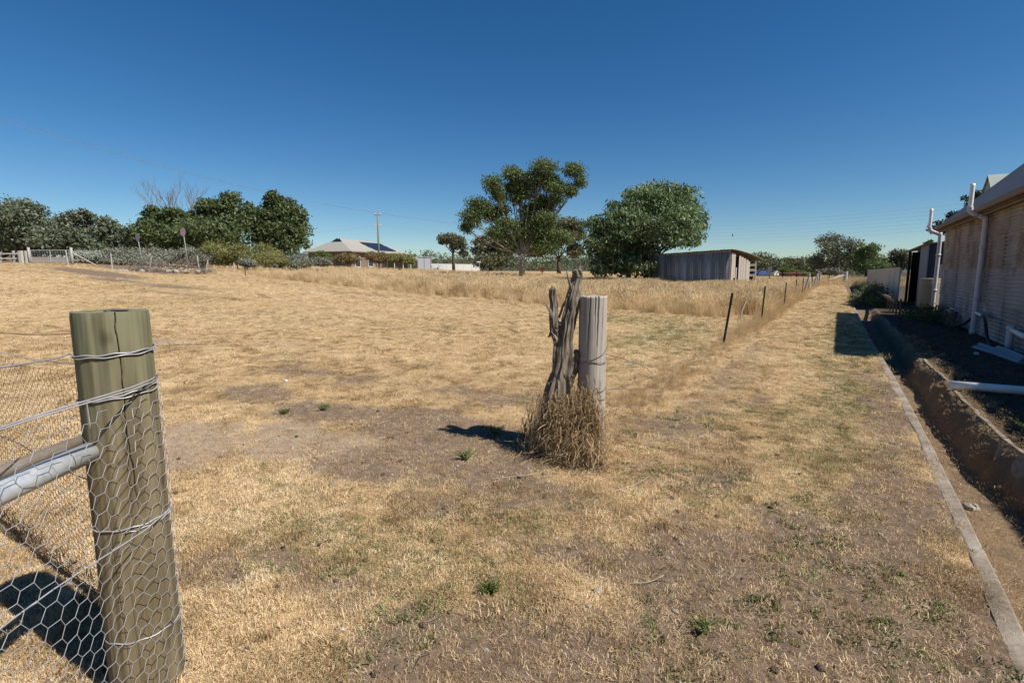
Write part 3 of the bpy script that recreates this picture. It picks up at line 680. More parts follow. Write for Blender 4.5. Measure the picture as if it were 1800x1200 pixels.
# ------------------------------------------------------------------ corner post, netting fences, pipe rails
PX, PY = -1.91, .68; PR = .099
pt = thing('corner_post', 'thick round greenish treated-pine post with a long crack, wrapped in netting, front left', 'post', (PX, PY, 0))
NA, NZ = 540, 100
aw = math.atan2(0-PY, 0-PX)                    # towards the viewpoint
A_, Z_ = np.meshgrid(2*np.pi*np.arange(NA)/NA, np.linspace(-.12, 1.28, NZ))
r_ = PR*(1+.06*(1.28-Z_)/1.3)+.004*(vn(A_*9, Z_*1.2, 151)-.5)*sst(0, .3, A_)*sst(6.283, 6, A_)+.006*(vn(np.cos(A_)*2+5, np.sin(A_)*2+Z_*1.5, 153)-.5)
for ca, dpt, wd, lo, hi in ((aw+.12+.06*np.sin(Z_*4.1)+.02*np.sin(Z_*19)-.05*(1.28-Z_)+.05*vn(Z_*30, Z_*0, 3), .022, .009, .62, 1.4), (aw-.55+.05*np.sin(Z_*6+1), .003, .009, -.2, .75),
                            (aw+.45+.03*np.sin(Z_*8), .003, .009, -.2, .6), (aw-.25+.03*np.sin(Z_*9), .0025, .009, -.2, .5), (aw+.75+.04*np.sin(Z_*5), .004, .010, .5, 1.2)):
    da = (A_-ca+np.pi) % (2*np.pi)-np.pi
    r_ = r_-dpt*np.exp(-(da/wd)**2)*sst(lo, lo+.12, Z_)*sst(hi, hi-.1, Z_)
r_[-1] -= .0015
V = [tuple(p) for p in np.stack([r_*np.cos(A_), r_*np.sin(A_), Z_], -1).reshape(-1, 3)]
F = [(i*NA+k, i*NA+(k+1) % NA, (i+1)*NA+(k+1) % NA, (i+1)*NA+k) for i in range(NZ-1) for k in range(NA)]
n0 = len(V)
for j, q in enumerate((.9, .7, .45, .2)):
    for k in range(NA):
        a = 2*math.pi*k/NA; V.append((PR*q*math.cos(a), PR*q*math.sin(a), 1.281-.010*math.exp(-(q/.3)**2)*(1+math.sin(a*3))+.002*(float(vn(a*4, q*9, 155))-.5)))
prev = (NZ-1)*NA
for j in range(4):
    for k in range(NA): F.append((prev+k, prev+(k+1) % NA, n0+j*NA+(k+1) % NA, n0+j*NA+k))
    prev = n0+j*NA
F.append(tuple(prev+k for k in range(NA)))
tpo = MB().add(V, F).build('timber', M['treated'], pt, True)
tpo.data.polygons.foreach_set('use_smooth', [min(f_) < (NZ-1)*NA-NA for f_ in F])
tpo.data.polygons.foreach_set('use_smooth', [max(f_) < NZ*NA for f_ in F])
for e_ in tpo.data.edges:
    if (NZ-1)*NA <= e_.vertices[0] < NZ*NA and (NZ-1)*NA <= e_.vertices[1] < NZ*NA: e_.use_edge_sharp = True
km = MB()
for j in range(4):
    pass
# dark heart stain on the end grain
hb = MB(); hb.add([(.045*math.cos(a)*(1+.3*math.sin(3*a))+.012, .030*math.sin(a)+.01, 1.2835) for a in np.linspace(0, 2*math.pi, 16, endpoint=False)], [tuple(range(16))])
hb.build('heart_split', M['old_wire'], pt)
def wrap(z0, z1, a0, a1, r, rad, name, par, turns=None):
    P = []
    for i in range(40):
        t = i/39; a = a0+(a1-a0)*t; P.append((r*math.cos(a), r*math.sin(a), z0+(z1-z0)*t+.002*math.sin(t*30)))
    return MB().tube(P, rad, 6).build(name, M['wire'], par, True)
for z0, z1, a0, a1 in ((1.150, 1.165, aw-1.7, aw+1.9), (1.143, 1.158, aw-1.6, aw+2.2), (1.006, 1.035, aw-1.9, aw+1.7), (1.012, 1.06, aw-1.0, aw+1.8), (.60, .615, aw-1.5, aw+1.6), (.594, .607, aw-.2, aw+1.5), (.22, .23, aw-1.6, aw+1.6)):
    wrap(z0, z1, a0, a1, PR+.006, .0022, 'wire_tie', pt)

def netting(name, fn, L, Hn, s, par, o, seed, rd=.0011, rt=.0016, mt='wire'):
    r = np.random.default_rng(seed); nx_ = int(L/(1.5*s)); nz_ = int(Hn/(s*1.732)); hh_ = s*.866
    J = {}
    def P(x, z):
        key = (round(x/s*2), round(z/hh_))
        if key not in J:
            jx, jz = r.normal(0, s*.045, 2); w = .02*(float(vn(x*4, z*4, seed))-.5)
            J[key] = np.array(fn(x+jx, z+jz+w))
        return J[key]
    E = []
    for i in range(nx_):
        x = i*1.5*s
        for j in range(nz_):
            z = j*2*hh_+(hh_ if i % 2 else 0)
            A, B, C_, D = P(x-s/2, z+hh_), P(x+s/2, z+hh_), P(x+s, z), P(x+s/2, z-hh_)
            E += [(A, B, rt), (B, C_, rd), (C_, D, rd)]
    A = np.array([e[0] for e in E]); B = np.array([e[1] for e in E]); R = np.array([e[2] for e in E])[:, None]
    t = B-A; t /= np.linalg.norm(t, axis=1)[:, None]+1e-9
    u = np.cross(t, np.array([.31, .57, .76])); u /= np.linalg.norm(u, axis=1)[:, None]; v = np.cross(t, u)
    V = []
    for k in range(3):
        a = 2*math.pi*k/3; q = u*math.cos(a)+v*math.sin(a); V += [A+q*R, B+q*R]
    V = np.stack(V, 1).reshape(-1, 3)-np.array(o)
    b0 = np.arange(len(E))[:, None]*6
    Qn = np.concatenate([b0+np.array([0, 1, 3, 2]), b0+np.array([2, 3, 5, 4]), b0+np.array([4, 5, 1, 0])])
    ob = mesh_np(name, V, Qn, M[mt], par); kind(ob, 'stuff'); return ob
# fence A: wraps round the post's near right side, then runs back past the viewpoint
pa, pdp = PX*RX+PY*RY, PX*FX+PY*FY
ra = PR+.010
th0 = math.radians(50)
def fnA(s, z):
    z = max(z, -.05); arc = ra*th0
    if s < arc:
        th = th0-s/ra; n_a, n_d = math.cos(th), math.sin(th); a, d = pa+n_a*ra, pdp+n_d*ra
    else: a, d = pa+ra, pdp-(s-arc)
    bul = .012*math.sin(s*9+z*6) if s > arc+.1 else 0
    x, y = AD(a+bul, d); return (x, y, z)
fa = thing('near_netting_fence', 'wire netting fence running from the green post towards the viewer, large hexagons', 'fence', (PX, PY, 0)); fo = (PX, PY, 0)
netting('wire_netting', fnA, 1.75, 1.06, .0295, fa, fo, 1, .00095, .0014)
def pathA(z0, z1, s1=2.3, n=24):
    P = []
    for i in range(n):
        s = s1*i/(n-1); q = fnA(s, 0); P.append((q[0]-PX, q[1]-PY, z0+(z1-z0)*i/(n-1)))
    return P
MB().tube(pathA(1.065, 1.02), .0022, 6).tube(pathA(1.055, 1.03), .0022, 6).build('top_wire', M['wire'], fa, True)
MB().tube(pathA(.615, .59), .002, 6).build('middle_wire', M['wire'], fa, True)
q = AD(pa+.09, pdp+.02); e_ = AD(-1.02, .95); e2 = AD(-1.0, -.3)
MB().tube(spline([(AD(pa-.10, pdp-.05)[0]-PX, AD(pa-.10, pdp-.05)[1]-PY, 1.152), (e_[0]-PX, e_[1]-PY, 1.215), (e2[0]-PX, e2[1]-PY, 1.30)], 8), .0022, 6).build('strand_wire', M['wire'], fa, True)
# small joining clips
for (sx, zz) in ((.35, 1.05), (.6, 1.045)):
    q = fnA(sx, 0)
    MB().tube([(q[0]-PX, q[1]-PY, zz), (q[0]-PX-.01, q[1]-PY+.005, zz-.07)], .0016, 5).build('wire_clip', M['wire'], fa)
# fence B: from the post away to the left
def fnB(s, z):
    x = PX-.05-s; return (x, PY+.10+.012*math.sin(s*5)+.01*math.sin(z*8+s*2), z*(1-.03*s))
fb = thing('far_netting_fence', 'second netting fence running off left behind the green post, fine mesh', 'fence', (PX, PY, 0))
netting('wire_netting', fnB, 3.4, 1.05, .0225, fb, fo, 2, .0009, .0012, 'old_wire')
for nm, z, sg in (('top_wire', 1.06, .02), ('strand_wire', 1.20, .05), ('bottom_wire', .03, 0), ('middle_wire', .55, 0)):
    P = [(-.06-3.8*i/20, .10+.012*math.sin(3.8*i/20*5), z*(1-.03*3.8*i/20)-sg*math.sin(math.pi*i/20)) for i in range(21)]
    MB().tube(P, .002, 6).build(nm, M['old_wire'] if 'top' not in nm else M['wire'], fb, True)
ft = MB()                                         # grass and trash caught in the foot of the netting
V, Q_, T_ = blades(900, .5, .03, .11, .0016, 1.2, 77)
V = V.copy(); V[:, 0] = -.3+V[:, 0]*4.2-1.7; V[:, 1] = .10+V[:, 1]*.10
kind(mesh_np('caught_grass', V, Q_, simple('caught_straw', (.32, .22, .11), (.14, .09, .05), 20, bump=0), fb, T=T_), 'stuff')

def rail(a0, a1, z0, z1, r, mat, lab, d0, d1):
    A = AD(a0, d0); B = AD(a1, d1); t = thing('pipe_rail', lab, 'rail', (A[0], A[1], z0), group='rails along the near netting fence')
    P = [(A[0]+(B[0]-A[0])*i/8-A[0], A[1]+(B[1]-A[1])*i/8-A[1], (z1-z0)*i/8) for i in range(9)]
    MB().tube(P, r, 20).build('pipe', mat, t, True)
    MB().tube([(0, 0, 0), tuple(Vector(P[1])*.06)], r*1.06, 20).build('end_cap', mat, t, True)
rail(-1.285, -1.225, .858, .835, .031, M['galv'], 'shiny galvanised pipe rail fixed to the green post', pdp-.065, -.6)
rail(-1.335, -1.295, .882, .889, .019, M['dull_pipe'], 'dull brown pipe rail just behind the shiny rail', pdp-.02, -.6)

# ------------------------------------------------------------------ weathered post, dead stump, weeds
WP = (-1.575, 3.66)
wt = thing('weathered_post', 'grey weathered round fence post beside the dead stump, split at its top', 'post', (*WP, 0))
V = []; NA, NZ = 180, 80; zs = np.linspace(-.1, 1.22, NZ); aw2 = math.atan2(-WP[1], -WP[0])
for i, z in enumerate(zs):
    for k in range(NA):
        a = 2*math.pi*k/NA
        r = .108-.003*z+.003*(float(vn(a*14, z*.8, 161))-.5)+.006*(float(vn(math.cos(a)*2+3, math.sin(a)*2+z, 163))-.5)
        for c0, dpt, wd in ((aw2+.34, .030, .030), (aw2+.10, .022, .022), (aw2-.30, .022, .022), (aw2+.72, .018, .022), (aw2-.7, .010, .03), (aw2+1.4, .014, .05), (aw2-1.2, .012, .04)):
            da = (a-c0-.05*math.sin(z*6)-.05*float(vn(z*22, c0*3, 8))+math.pi) % (2*math.pi)-math.pi
            r -= dpt*math.exp(-(da/wd)**2)*float(sst(.80, 1.2, z+.12*math.sin(c0*7)))*(.6+.8*float(vn(z*14, c0*5, 9)))
        zz = z+(0 if i < NZ-1 else .012*(float(vn(a*5, 1, 165))-.5))
        V.append((r*math.cos(a), r*math.sin(a), zz))
F = [(i*NA+k, i*NA+(k+1) % NA, (i+1)*NA+(k+1) % NA, (i+1)*NA+k) for i in range(NZ-1) for k in range(NA)]
n0 = len(V)
for q in (.8, .5, .2):
    for k in range(NA):
        a = 2*math.pi*k/NA; V.append((.105*q*math.cos(a), .105*q*math.sin(a), 1.215+.008*(float(vn(a*5, q*7, 167))-.5)))
prev = (NZ-1)*NA
for j in range(3):
    for k in range(NA): F.append((prev+k, prev+(k+1) % NA, n0+j*NA+(k+1) % NA, n0+j*NA+k))
    prev = n0+j*NA
F.append(tuple(prev+k for k in range(NA)))
MB().add(V, F).build('timber', M['grey_wood'], wt, True)
for z0, z1, a0, a1 in ((.70, .84, aw2-1.5, aw2+1.6), (.78, .72, aw2-1.3, aw2+1.4), (.50, .52, aw2-1.4, aw2+1.5), (.47, .44, aw2-.3, aw2+1.6), (.30, .28, aw2-1.4, aw2+1.5)):
    P = []
    for i in range(24):
        t = i/23; a = a0+(a1-a0)*t; r = .112+.004*math.sin(t*9); P.append((r*math.cos(a), r*math.sin(a), z0+(z1-z0)*t-.03*math.sin(t*3.14)))
    MB().tube(P, .0024, 5).build('wire_tie', M['old_wire'], wt, True)
SB = (-1.83, 3.50)
st = thing('dead_stump', 'dead forked tree stump with two upright broken limbs leaning on the weathered post', 'stump', (*SB, 0))
def limb(pts, rad, name, seed, nseg=36, m=10, rough=.20, ridge=.34):
    P = spline([(x-SB[0], y-SB[1], z) for x, y, z in pts], m); R = [q*(.80 if q > .04 else .95) for q in lerp_list(rad, m)]
    P = [p+Vector(((float(vn(i*.2, seed, 171))-.5)*.016, (float(vn(i*.2, seed, 173))-.5)*.016, 0)) for i, p in enumerate(P)]
    o = MB().tube(P, R, nseg, rough=rough, ridge=ridge, seed=seed).build(name, M['stump'], st, False)
    return o
limb([(-1.885, 3.45, -.06), (-1.855, 3.475, .12), (-1.827, 3.495, .324), (-1.79, 3.518, .56), (-1.785, 3.52, .70), (-1.80, 3.51, .86), (-1.826, 3.498, 1.0), (-1.834, 3.494, 1.15), (-1.838, 3.489, 1.275)],
     [.125, .115, .10, .082, .066, .048, .036, .028, .023], 'left_limb', 3)
limb([(-1.80, 3.50, -.05), (-1.79, 3.515, .25), (-1.774, 3.53, .5), (-1.763, 3.535, .69), (-1.752, 3.543, .87), (-1.728, 3.557, 1.044), (-1.711, 3.566, 1.197), (-1.694, 3.577, 1.305), (-1.682, 3.585, 1.415)],
     [.115, .10, .088, .076, .064, .056, .052, .046, .032], 'tall_limb', 8, rough=.2)
limb([(-1.76, 3.52, .40), (-1.741, 3.54, .47), (-1.701, 3.565, .575), (-1.677, 3.575, .69), (-1.664, 3.575, .76), (-1.675, 3.57, .80)], [.035, .03, .027, .026, .024, .016], 'hooked_stub', 12, 14)
limb([(-1.785, 3.525, .60), (-1.772, 3.53, .8), (-1.768, 3.533, .96), (-1.785, 3.52, 1.02)], [.03, .027, .02, .008], 'splinter', 15, 10)
limb([(-1.80, 3.515, 1.05), (-1.765, 3.53, 1.14), (-1.738, 3.55, 1.205)], [.010, .009, .004], 'twig', 17, 8)
limb([(-1.82, 3.495, .95), (-1.845, 3.485, .93), (-1.868, 3.478, .90)], [.016, .014, .006], 'twig', 18, 8)
limb([(-1.80, 3.51, .54), (-1.83, 3.49, .56), (-1.845, 3.485, .60)], [.016, .014, .006], 'twig', 19, 8)
sp_r = random.Random(8)
for i_ in range(16):                            # torn splinters and bark flakes
    t_ = sp_r.uniform(0, 1); bx_, by_, bz_ = ((-1.83+.04*sp_r.random(), 3.47, .35+t_*.85) if i_ % 2 else (-1.77+.08*t_, 3.50+.04*t_, .35+t_*.95))
    limb([(bx_, by_, bz_), (bx_+sp_r.uniform(-.03, .03), by_-.02, bz_+.05), (bx_+sp_r.uniform(-.05, .05), by_-.03, bz_+sp_r.uniform(.08, .16))], [.011, .012, .003], 'splinter', 40+i_, 6, 3)
for bx_, by_, bz_ in ((-1.695, 3.575, 1.40), (-1.670, 3.59, 1.405), (-1.845, 3.488, 1.26), (-1.828, 3.492, 1.265)):
    limb([(bx_, by_, bz_-.06), (bx_, by_, bz_), (bx_+sp_r.uniform(-.01, .01), by_, bz_+sp_r.uniform(.02, .05))], [.015, .012, .003], 'splinter', 60+int(bz_*10), 6, 3)
limb([(-1.90, 3.44, -.04), (-1.95, 3.42, .04), (-1.98, 3.40, -.03)], [.06, .05, .02], 'root', 21, 12)
# dry weed tangle round the foot
def tangle(n, seed, cx, cy, sx, sy, hmax, wid, mat, name, label, lift=0.):
    r = np.random.default_rng(seed); V = []; Q_ = []; tt = []
    for i in range(n):
        a = r.uniform(0, 6.283); q = r.uniform(.1, 1)**.7; bx, by = cx+sx*q*math.cos(a), cy+sy*q*math.sin(a)
        h = hmax*r.uniform(.25, 1)*(1.12-q*.75); la = r.uniform(0, 6.283); out = r.uniform(.05, .34)*h*1.2
        dx, dy = math.cos(la)*out, math.sin(la)*out; wa = r.uniform(0, 3.14); wd = wid*r.uniform(.6, 1.5); wx, wy = math.cos(wa)*wd, math.sin(wa)*wd
        drop = r.uniform(0, .8); ns = 6; zb_ = r.uniform(0, lift) if lift and r.uniform() < .6 else 0; base = len(V); tv = np.clip(r.normal(.5, .25), 0, 1); wob = r.uniform(-.06, .06, (ns+1, 2))
        for j in range(ns+1):
            t = j/ns; z = h*(t*(1+drop)-drop*1.6*t*t*t) ; k = 1-.6*t
            x_, y_ = bx+dx*t**1.4+wob[j, 0]*t, by+dy*t**1.4+wob[j, 1]*t
            z = z+zb_*(1-.8*t*t*drop)
            V += [(x_-wx*k, y_-wy*k, max(z, .004)), (x_+wx*k, y_+wy*k, max(z, .004))]; tt += [tv, tv]
            if j: Q_.append((base+2*j-2, base+2*j-1, base+2*j+1, base+2*j))
    return kind(mesh_np(name, V, Q_, mat, tint=tt), 'stuff', label)
tm = leafmat('dry_weed_straw', (.15, .10, .055), (.60, .44, .25), .25, .7)
tangle(900, 5, -1.74, 3.44, .15, .10, .40, .0028, tm, 'dry_weed_tangle', 'tangle of dry brown weeds round the foot of the stump and grey post', .25)
tangle(600, 6, -1.56, 3.52, .11, .08, .44, .0026, tm, 'dry_weed_tangle', 'tangle of dry brown weeds round the foot of the stump and grey post', .32)
tangle(700, 8, -1.58, 3.34, .24, .12, .12, .0035, tm, 'dry_weed_tangle', 'low dry straw spilling from the foot of the grey post')
tangle(120, 9, -2.0, 3.55, .16, .12, .55, .003, leafmat('dead_stalk', (.10, .07, .05), (.25, .18, .13), .1), 'dry_stalks', 'thin dark dead stalks left of the stump')

def drape(n, seed, cx, cy, zlo, zhi, rad, wid, mat, name, label):
    r = np.random.default_rng(seed); V = []; Q_ = []; tt = []
    for i in range(n):
        a = r.uniform(0, 6.283); z0 = r.uniform(zlo, zhi); L = rad*r.uniform(.35, 1); b0 = r.uniform(0, .09)
        sx, sy = cx+math.cos(a)*b0*1.6, cy+math.sin(a)*b0; a2 = a+r.normal(0, .7); wa = a2+1.57+r.normal(0, .4); wd = wid*r.uniform(.6, 1.5)
        wx, wy = math.cos(wa)*wd, math.sin(wa)*wd; ns = 7; base = len(V); tv = float(np.clip(r.normal(.5, .24), 0, 1)); hump = r.uniform(0, .10); p = r.uniform(1.2, 3); zend = r.uniform(0, .3)*z0
        wob = np.cumsum(r.normal(0, .017, (ns+1, 3)), 0)
        for j in range(ns+1):
            t = j/ns; z = zend+(z0-zend)*(1-t**p)+hump*math.sin(math.pi*min(1, t*1.3)); k = 1-.6*t
            x_, y_ = sx+math.cos(a2)*L*t+wob[j, 0], sy+math.sin(a2)*L*t+wob[j, 1]; z = max(z+wob[j, 2], .006)
            V += [(x_-wx*k, y_-wy*k, z), (x_+wx*k, y_+wy*k, z)]; tt += [tv, tv]
            if j: Q_.append((base+2*j-2, base+2*j-1, base+2*j+1, base+2*j))
    return kind(mesh_np(name, V, Q_, mat, tint=tt), 'stuff', label)
drape(480, 41, -1.80, 3.44, .08, .46, .11, .0022, tm, 'draped_straw', 'matted dry straw hanging round the stump foot')
drape(560, 42, -1.60, 3.55, .08, .54, .09, .0022, tm, 'draped_straw', 'matted dry straw hanging round the grey post foot')
drape(420, 43, -1.53, 3.40, .02, .16, .19, .0022, tm, 'draped_straw', 'golden dry straw spread at the right foot of the grey post')

def scribble(n, seed, cx, cy, cz, sx, sy, sz, wid, mat, name, label):
    r = np.random.default_rng(seed); V = []; Q_ = []; tt = []
    for i in range(n):
        q = r.normal(0, .5, 3); p = np.array([cx+sx*q[0], cy+sy*q[1], max(.02, cz+sz*q[2])]); v = r.normal(0, 1, 3); v[2] -= .25; v /= np.linalg.norm(v)
        base = len(V); tv = float(np.clip(r.normal(.5, .27), 0, 1)); wd = wid*r.uniform(.5, 1.6); ns = r.integers(3, 8)
        for j in range(ns+1):
            v = v+r.normal(0, .38, 3); v[2] -= .05; v /= np.linalg.norm(v); p = p+v*r.uniform(.02, .045); p[2] = max(p[2], .008)
            u = np.cross(v, (.3, .5, .8)); u = u/(np.linalg.norm(u)+1e-6)*wd*(1-.5*j/ns); V += [tuple(p-u), tuple(p+u)]; tt += [tv, tv]
            if j: Q_.append((base+2*j-2, base+2*j-1, base+2*j+1, base+2*j))
    return kind(mesh_np(name, V, Q_, mat, tint=tt), 'stuff', label)
scribble(1500, 51, -1.74, 3.43, .18, .12, .09, .22, .0021, tm, 'weed_thatch', 'knotted broken dry stems round the foot of the stump and post')
scribble(900, 52, -1.56, 3.52, .18, .10, .08, .20, .0019, tm, 'weed_thatch', 'knotted broken dry stems round the foot of the stump and post')
scribble(1100, 53, -1.60, 3.36, .03, .30, .14, .04, .0019, tm, 'weed_thatch', 'broken dry stems strewn on the turf round the stump')

# ------------------------------------------------------------------ wire fence along the track
wf = thing('wire_fence', 'sagging wire fence of leaning black star pickets along the grass track', 'fence', (-1.78, 10.76, 0)); wo = (-1.78, 10.76, 0)
def picket_mesh(h, r=.024):
    pts = []
    for k in range(3):
        a = math.radians(90+120*k); n_ = (-math.sin(a), math.cos(a))
        for (u, v) in ((r*.25, -.004), (r, -.0035), (r, .0035), (r*.25, .004)): pts.append((math.cos(a)*u+n_[0]*v, math.sin(a)*u+n_[1]*v))
    n = len(pts); V = [(x, y, -.15) for x, y in pts]+[(x, y, h) for x, y in pts]
    F = [(k, (k+1) % n, n+(k+1) % n, n+k) for k in range(n)]+[tuple(range(n))[::-1], tuple(range(n, 2*n))]
    return MB().add(V, F)
pk = None; tops = []
for i, (x, y, lx, ly, h) in enumerate(((-1.83, 10.76, .10, .07, 1.0), (-1.80, 16.4, .05, .03, 1.0), (-1.70, 22.4, .05, .03, .98), (-1.68, 27.9, .04, 0, 1.0), (-1.66, 33.4, .05, 0, 1.0),
                                       (-1.62, 38.9, .10, .05, 1.0), (-1.6, 44.4, .03, 0, 1.1), (-1.55, 50, .03, 0, 1.1), (-1.5, 56, 0, 0, 1.2))):
    z = float(zt(x, y))
    if pk is None: pk = picket_mesh(1.0).build('star_picket', M['picket'], wf); o = pk
    else: o = share(pk, wf)
    o.location = (x-wo[0], y-wo[1], z); o.rotation_euler = (-ly, lx, .3*i); o.scale = (1, 1, h)
    tops.append((x+lx*h, y+ly*h, z, lx, ly))
brk = MB().tube([(-2.35-wo[0], 16.2-wo[1], -.1), (-2.30-wo[0], 16.2-wo[1], .3), (-2.20-wo[0], 16.26-wo[1], .62)], [.03, .026, .018], 6, rough=.2).build('broken_dropper', M['palewood'], wf)
for x, y, tl in ((-1.72, 36, .25), (-1.62, 41.5, -.1), (-1.60, 47, .2), (-1.55, 53, .05), (-1.52, 60, 0)):
    z = float(zt(x, y)); MB().tube([(x-wo[0], y-wo[1], z-.1), (x+tl-wo[0], y-wo[1], z+1.15)], .06, 7, rough=.1).build('timber_post', M['palewood'], wf)
def sag(A, B, s, n=14): return [tuple(Vector(A).lerp(Vector(B), i/n)+Vector((0, 0, -s*4*(i/n)*(1-i/n)))) for i in range(n+1)]
for fz in (.88, .55, .25):
    m_ = MB(); prev = None
    for i, (x, y, z, lx, ly) in enumerate(tops[1:]):
        p = (x-lx*(1-fz)-wo[0], y-wo[1], z+fz)
        if prev: m_.tube(sag(prev, p, .03, 4), .003, 4, False)
        prev = p
    m_.build('line_wire', M['old_wire'], wf)
for fz, s, tz, dxx in ((.74, .30, .30, .25), (.5, .34, .2, -.1), (.48, .22, .45, .1), (.3, .2, .08, .35)):          # loose strands between the grey post and the first picket
    MB().tube(sag((WP[0]+.10-wo[0], WP[1]+.05-wo[1], fz), (-1.83+dxx*.3-wo[0], 10.7-wo[1], tz), s, 20), .0022, 4, False).build('loose_wire', M['old_wire'], wf)
MB().tube(spline([(WP[0]+.11-wo[0], WP[1]-wo[1], .78), (WP[0]+.3-wo[0], WP[1]+.3-wo[1], .66), (WP[0]+.42-wo[0], WP[1]+.2-wo[1], .60), (WP[0]+.33-wo[0], WP[1]+.1-wo[1], .63)], 6), .002, 4, False).build('loose_wire', M['old_wire'], wf)

# gateway across the end of the track
cfn = thing('cross_fence', 'black mesh fence across the paddock near the parked cars', 'fence', at(1375, 44)); co = tuple(cfn.location)
pts = [at(px, 44) for px in (1353, 1376, 1401, 1427)]
for p in pts: MB().box(p[0]-.03-co[0], p[0]+.03-co[0], p[1]-.03-co[1], p[1]+.03-co[1], -.1, 1.25).build('post', M['picket'], cfn)
ms = MB()
for z in (.12, .4, .65, .9, 1.15): ms.tube([tuple(Vector(p)-Vector(co)+Vector((0, 0, z))) for p in pts], .010 if z < 1.1 else .018, 4)
ms.build('line_wire', M['old_wire'], cfn)
p = at(1353, 43.6); sg = thing('blank_notice', 'small pale grey notice board on a thin post near the parked cars', 'sign', p)
MB().tube([(0, 0, 0), (0, 0, 1.7)], .025, 6).build('post', M['picket'], sg)
MB().box(-.16, .16, -.03, -.015, .95, 1.72).build('board', M['silver'], sg)
p = at(1487, 62); ep = thing('strainer_post', 'pale stout post at the end of the track with a fallen diagonal brace', 'post', p)
MB().tube([(0, 0, -.1), (0, 0, .6), (0, 0, 1.2)], [.24, .22, .22], 10, rough=.08).build('timber', M['palewood'], ep)
q_ = at(1448, 60)
MB().tube([(-.1, 0, .75), (q_[0]-p[0], q_[1]-p[1], .02)], .10, 8, rough=.15).build('brace', M['grey_wood'], ep)
p = at(1458, 50); tag(MB().tube([(0, 0, -.1), (.02, 0, 1.28)], .035, 6).build('lone_star_picket', M['picket'], None), 'lone black picket standing in the grass at the end of the track', 'post').location = p

# ------------------------------------------------------------------ grey iron shed in the long grass
a0, d0 = 14.75, 35.0
cx_, cy_ = AD(a0, d0)
fd = (-.436, .9); sd = (.9, .436)                      # long side, short side (right, ahead)
gs = thing('old_iron_shed', 'old grey corrugated iron shed with a bleached plank end in long grass', 'shed', (cx_, cy_, float(zt(cx_, cy_))))
ex = Vector((*AD(fd[0], fd[1]), 0)); ey = Vector((*AD(sd[0], sd[1]), 0)); ez = Vector((0, 0, 1))
def SP(u, v, z): return tuple(ex*u+ey*v+ez*z)
def corr_v(wid, h0, h1, pitch=.076, amp=.012):         # vertical ribs, local u along x
    n = int(round(wid/pitch*4)); V = []; F = []
    for i in range(n+1):
        u = wid*i/n; y = amp*math.sin(2*math.pi*u/pitch); h = h0+(h1-h0)*i/n; V += [(u, y, -.05), (u, y, h), (u, y+.004, -.05), (u, y+.004, h)]
    for i in range(n):
        a = i*4; c = a+4; F += [(a, c, c+1, a+1), (a+2, a+3, c+3, c+2), (a+1, c+1, c+3, a+3)]
    return MB().add(V, F)
rzs = math.atan2(ex.y, ex.x); LS, WS = 8.6, 2.6
hN, hF = 2.72, 2.60
for i in range(11):
    u = i*.78; o = corr_v(.82, hN-.12*u/LS, hN-.12*(u+.82)/LS).build('wall_sheet', M['grey_iron'], gs, True)
    o.location = SP(u, -.004*(i % 2)-.01*rnd.random(), rnd.uniform(-.04, .0)); o.rotation_euler = (rnd.uniform(-.01, .01), rnd.uniform(-.012, .012), rzs)
for v, w_, zb, ztop in ((.10, .22, .0, 2.60), (.34, .16, .9, 2.55), (.36, .15, 0, .55), (.54, .10, 0, 1.6), (.80, .20, .0, 2.38), (1.02, .20, .7, 2.30), (1.03, .19, 0, .66), (1.25, .22, 0, 2.22), (1.48, .2, .5, 2.12), (1.70, .18, 0, 2.02)):
    t_ = .025; V = []
    tilt = rnd.uniform(-.02, .02)
    for z in (zb, ztop):
        for (uu, vv) in ((-.03, v), (-.03, v+w_), (-.03+t_, v+w_), (-.03+t_, v)): V.append(SP(uu, vv+tilt*z, z))
    MB().add(V, [(0, 1, 5, 4), (1, 2, 6, 5), (2, 3, 7, 6), (3, 0, 4, 7), (4, 5, 6, 7)]).build('plank', M['plank'], gs)
for v, z in ((2.0, 1.7), (2.0, 1.35), (2.02, 1.0), (2.0, .6)):
    V = [SP(u, vv, zz) for zz in (z, z+.16) for u, vv in ((-.02, 1.85), (-.02, 2.45), (.01, 2.45), (.01, 1.85))]
    MB().add(V, [(0, 1, 5, 4), (1, 2, 6, 5), (2, 3, 7, 6), (3, 0, 4, 7), (4, 5, 6, 7), (0, 3, 2, 1)]).build('plank', M['stump'], gs)
for u, v, hgt, tl in ((.06, .04, 2.66, 0), (.02, WS, 2.0, -.12), (LS, 0, 2.5, 0), (LS, WS, 1.8, 0)):
    MB().tube([SP(u, v, -.1), SP(u, v+tl, hgt)], .06, 6, rough=.1).build('post', M['plank'], gs)
rf = []; nR = 8
V = []; F = []
for i in range(nR+1):
    v = -.18+(WS+.45)*i/nR; zr = 2.80-.62*(i/nR)**1.5-.02
    for u in np.linspace(-.22, LS+.2, 60):
        V.append(SP(u, v, zr-.12*u/LS+.02*math.sin(u*2*math.pi/.3)+.02*(float(vn(u*2, i, 181))-.5)))
for i in range(nR):
    for k in range(59): F.append((i*60+k, i*60+k+1, (i+1)*60+k+1, (i+1)*60+k))
o = MB().add(V, F).build('roof', M['moss'], gs); sm = o.modifiers.new('t', 'SOLIDIFY'); sm.thickness = .03
MB().tube([SP(0, 0, 2.70), SP(LS, 0, 2.58)], .05, 6).build('top_plate', M['grey_wood'], gs)
MB().add([SP(.15, .1, 0), SP(.15, 2.5, 0), SP(.15, 2.5, 1.9), SP(.15, .1, 2.5)], [(0, 1, 2, 3)]).build('shade_sheet', M['dark'], gs)  # added near-black sheet, painted shade behind the plank gaps

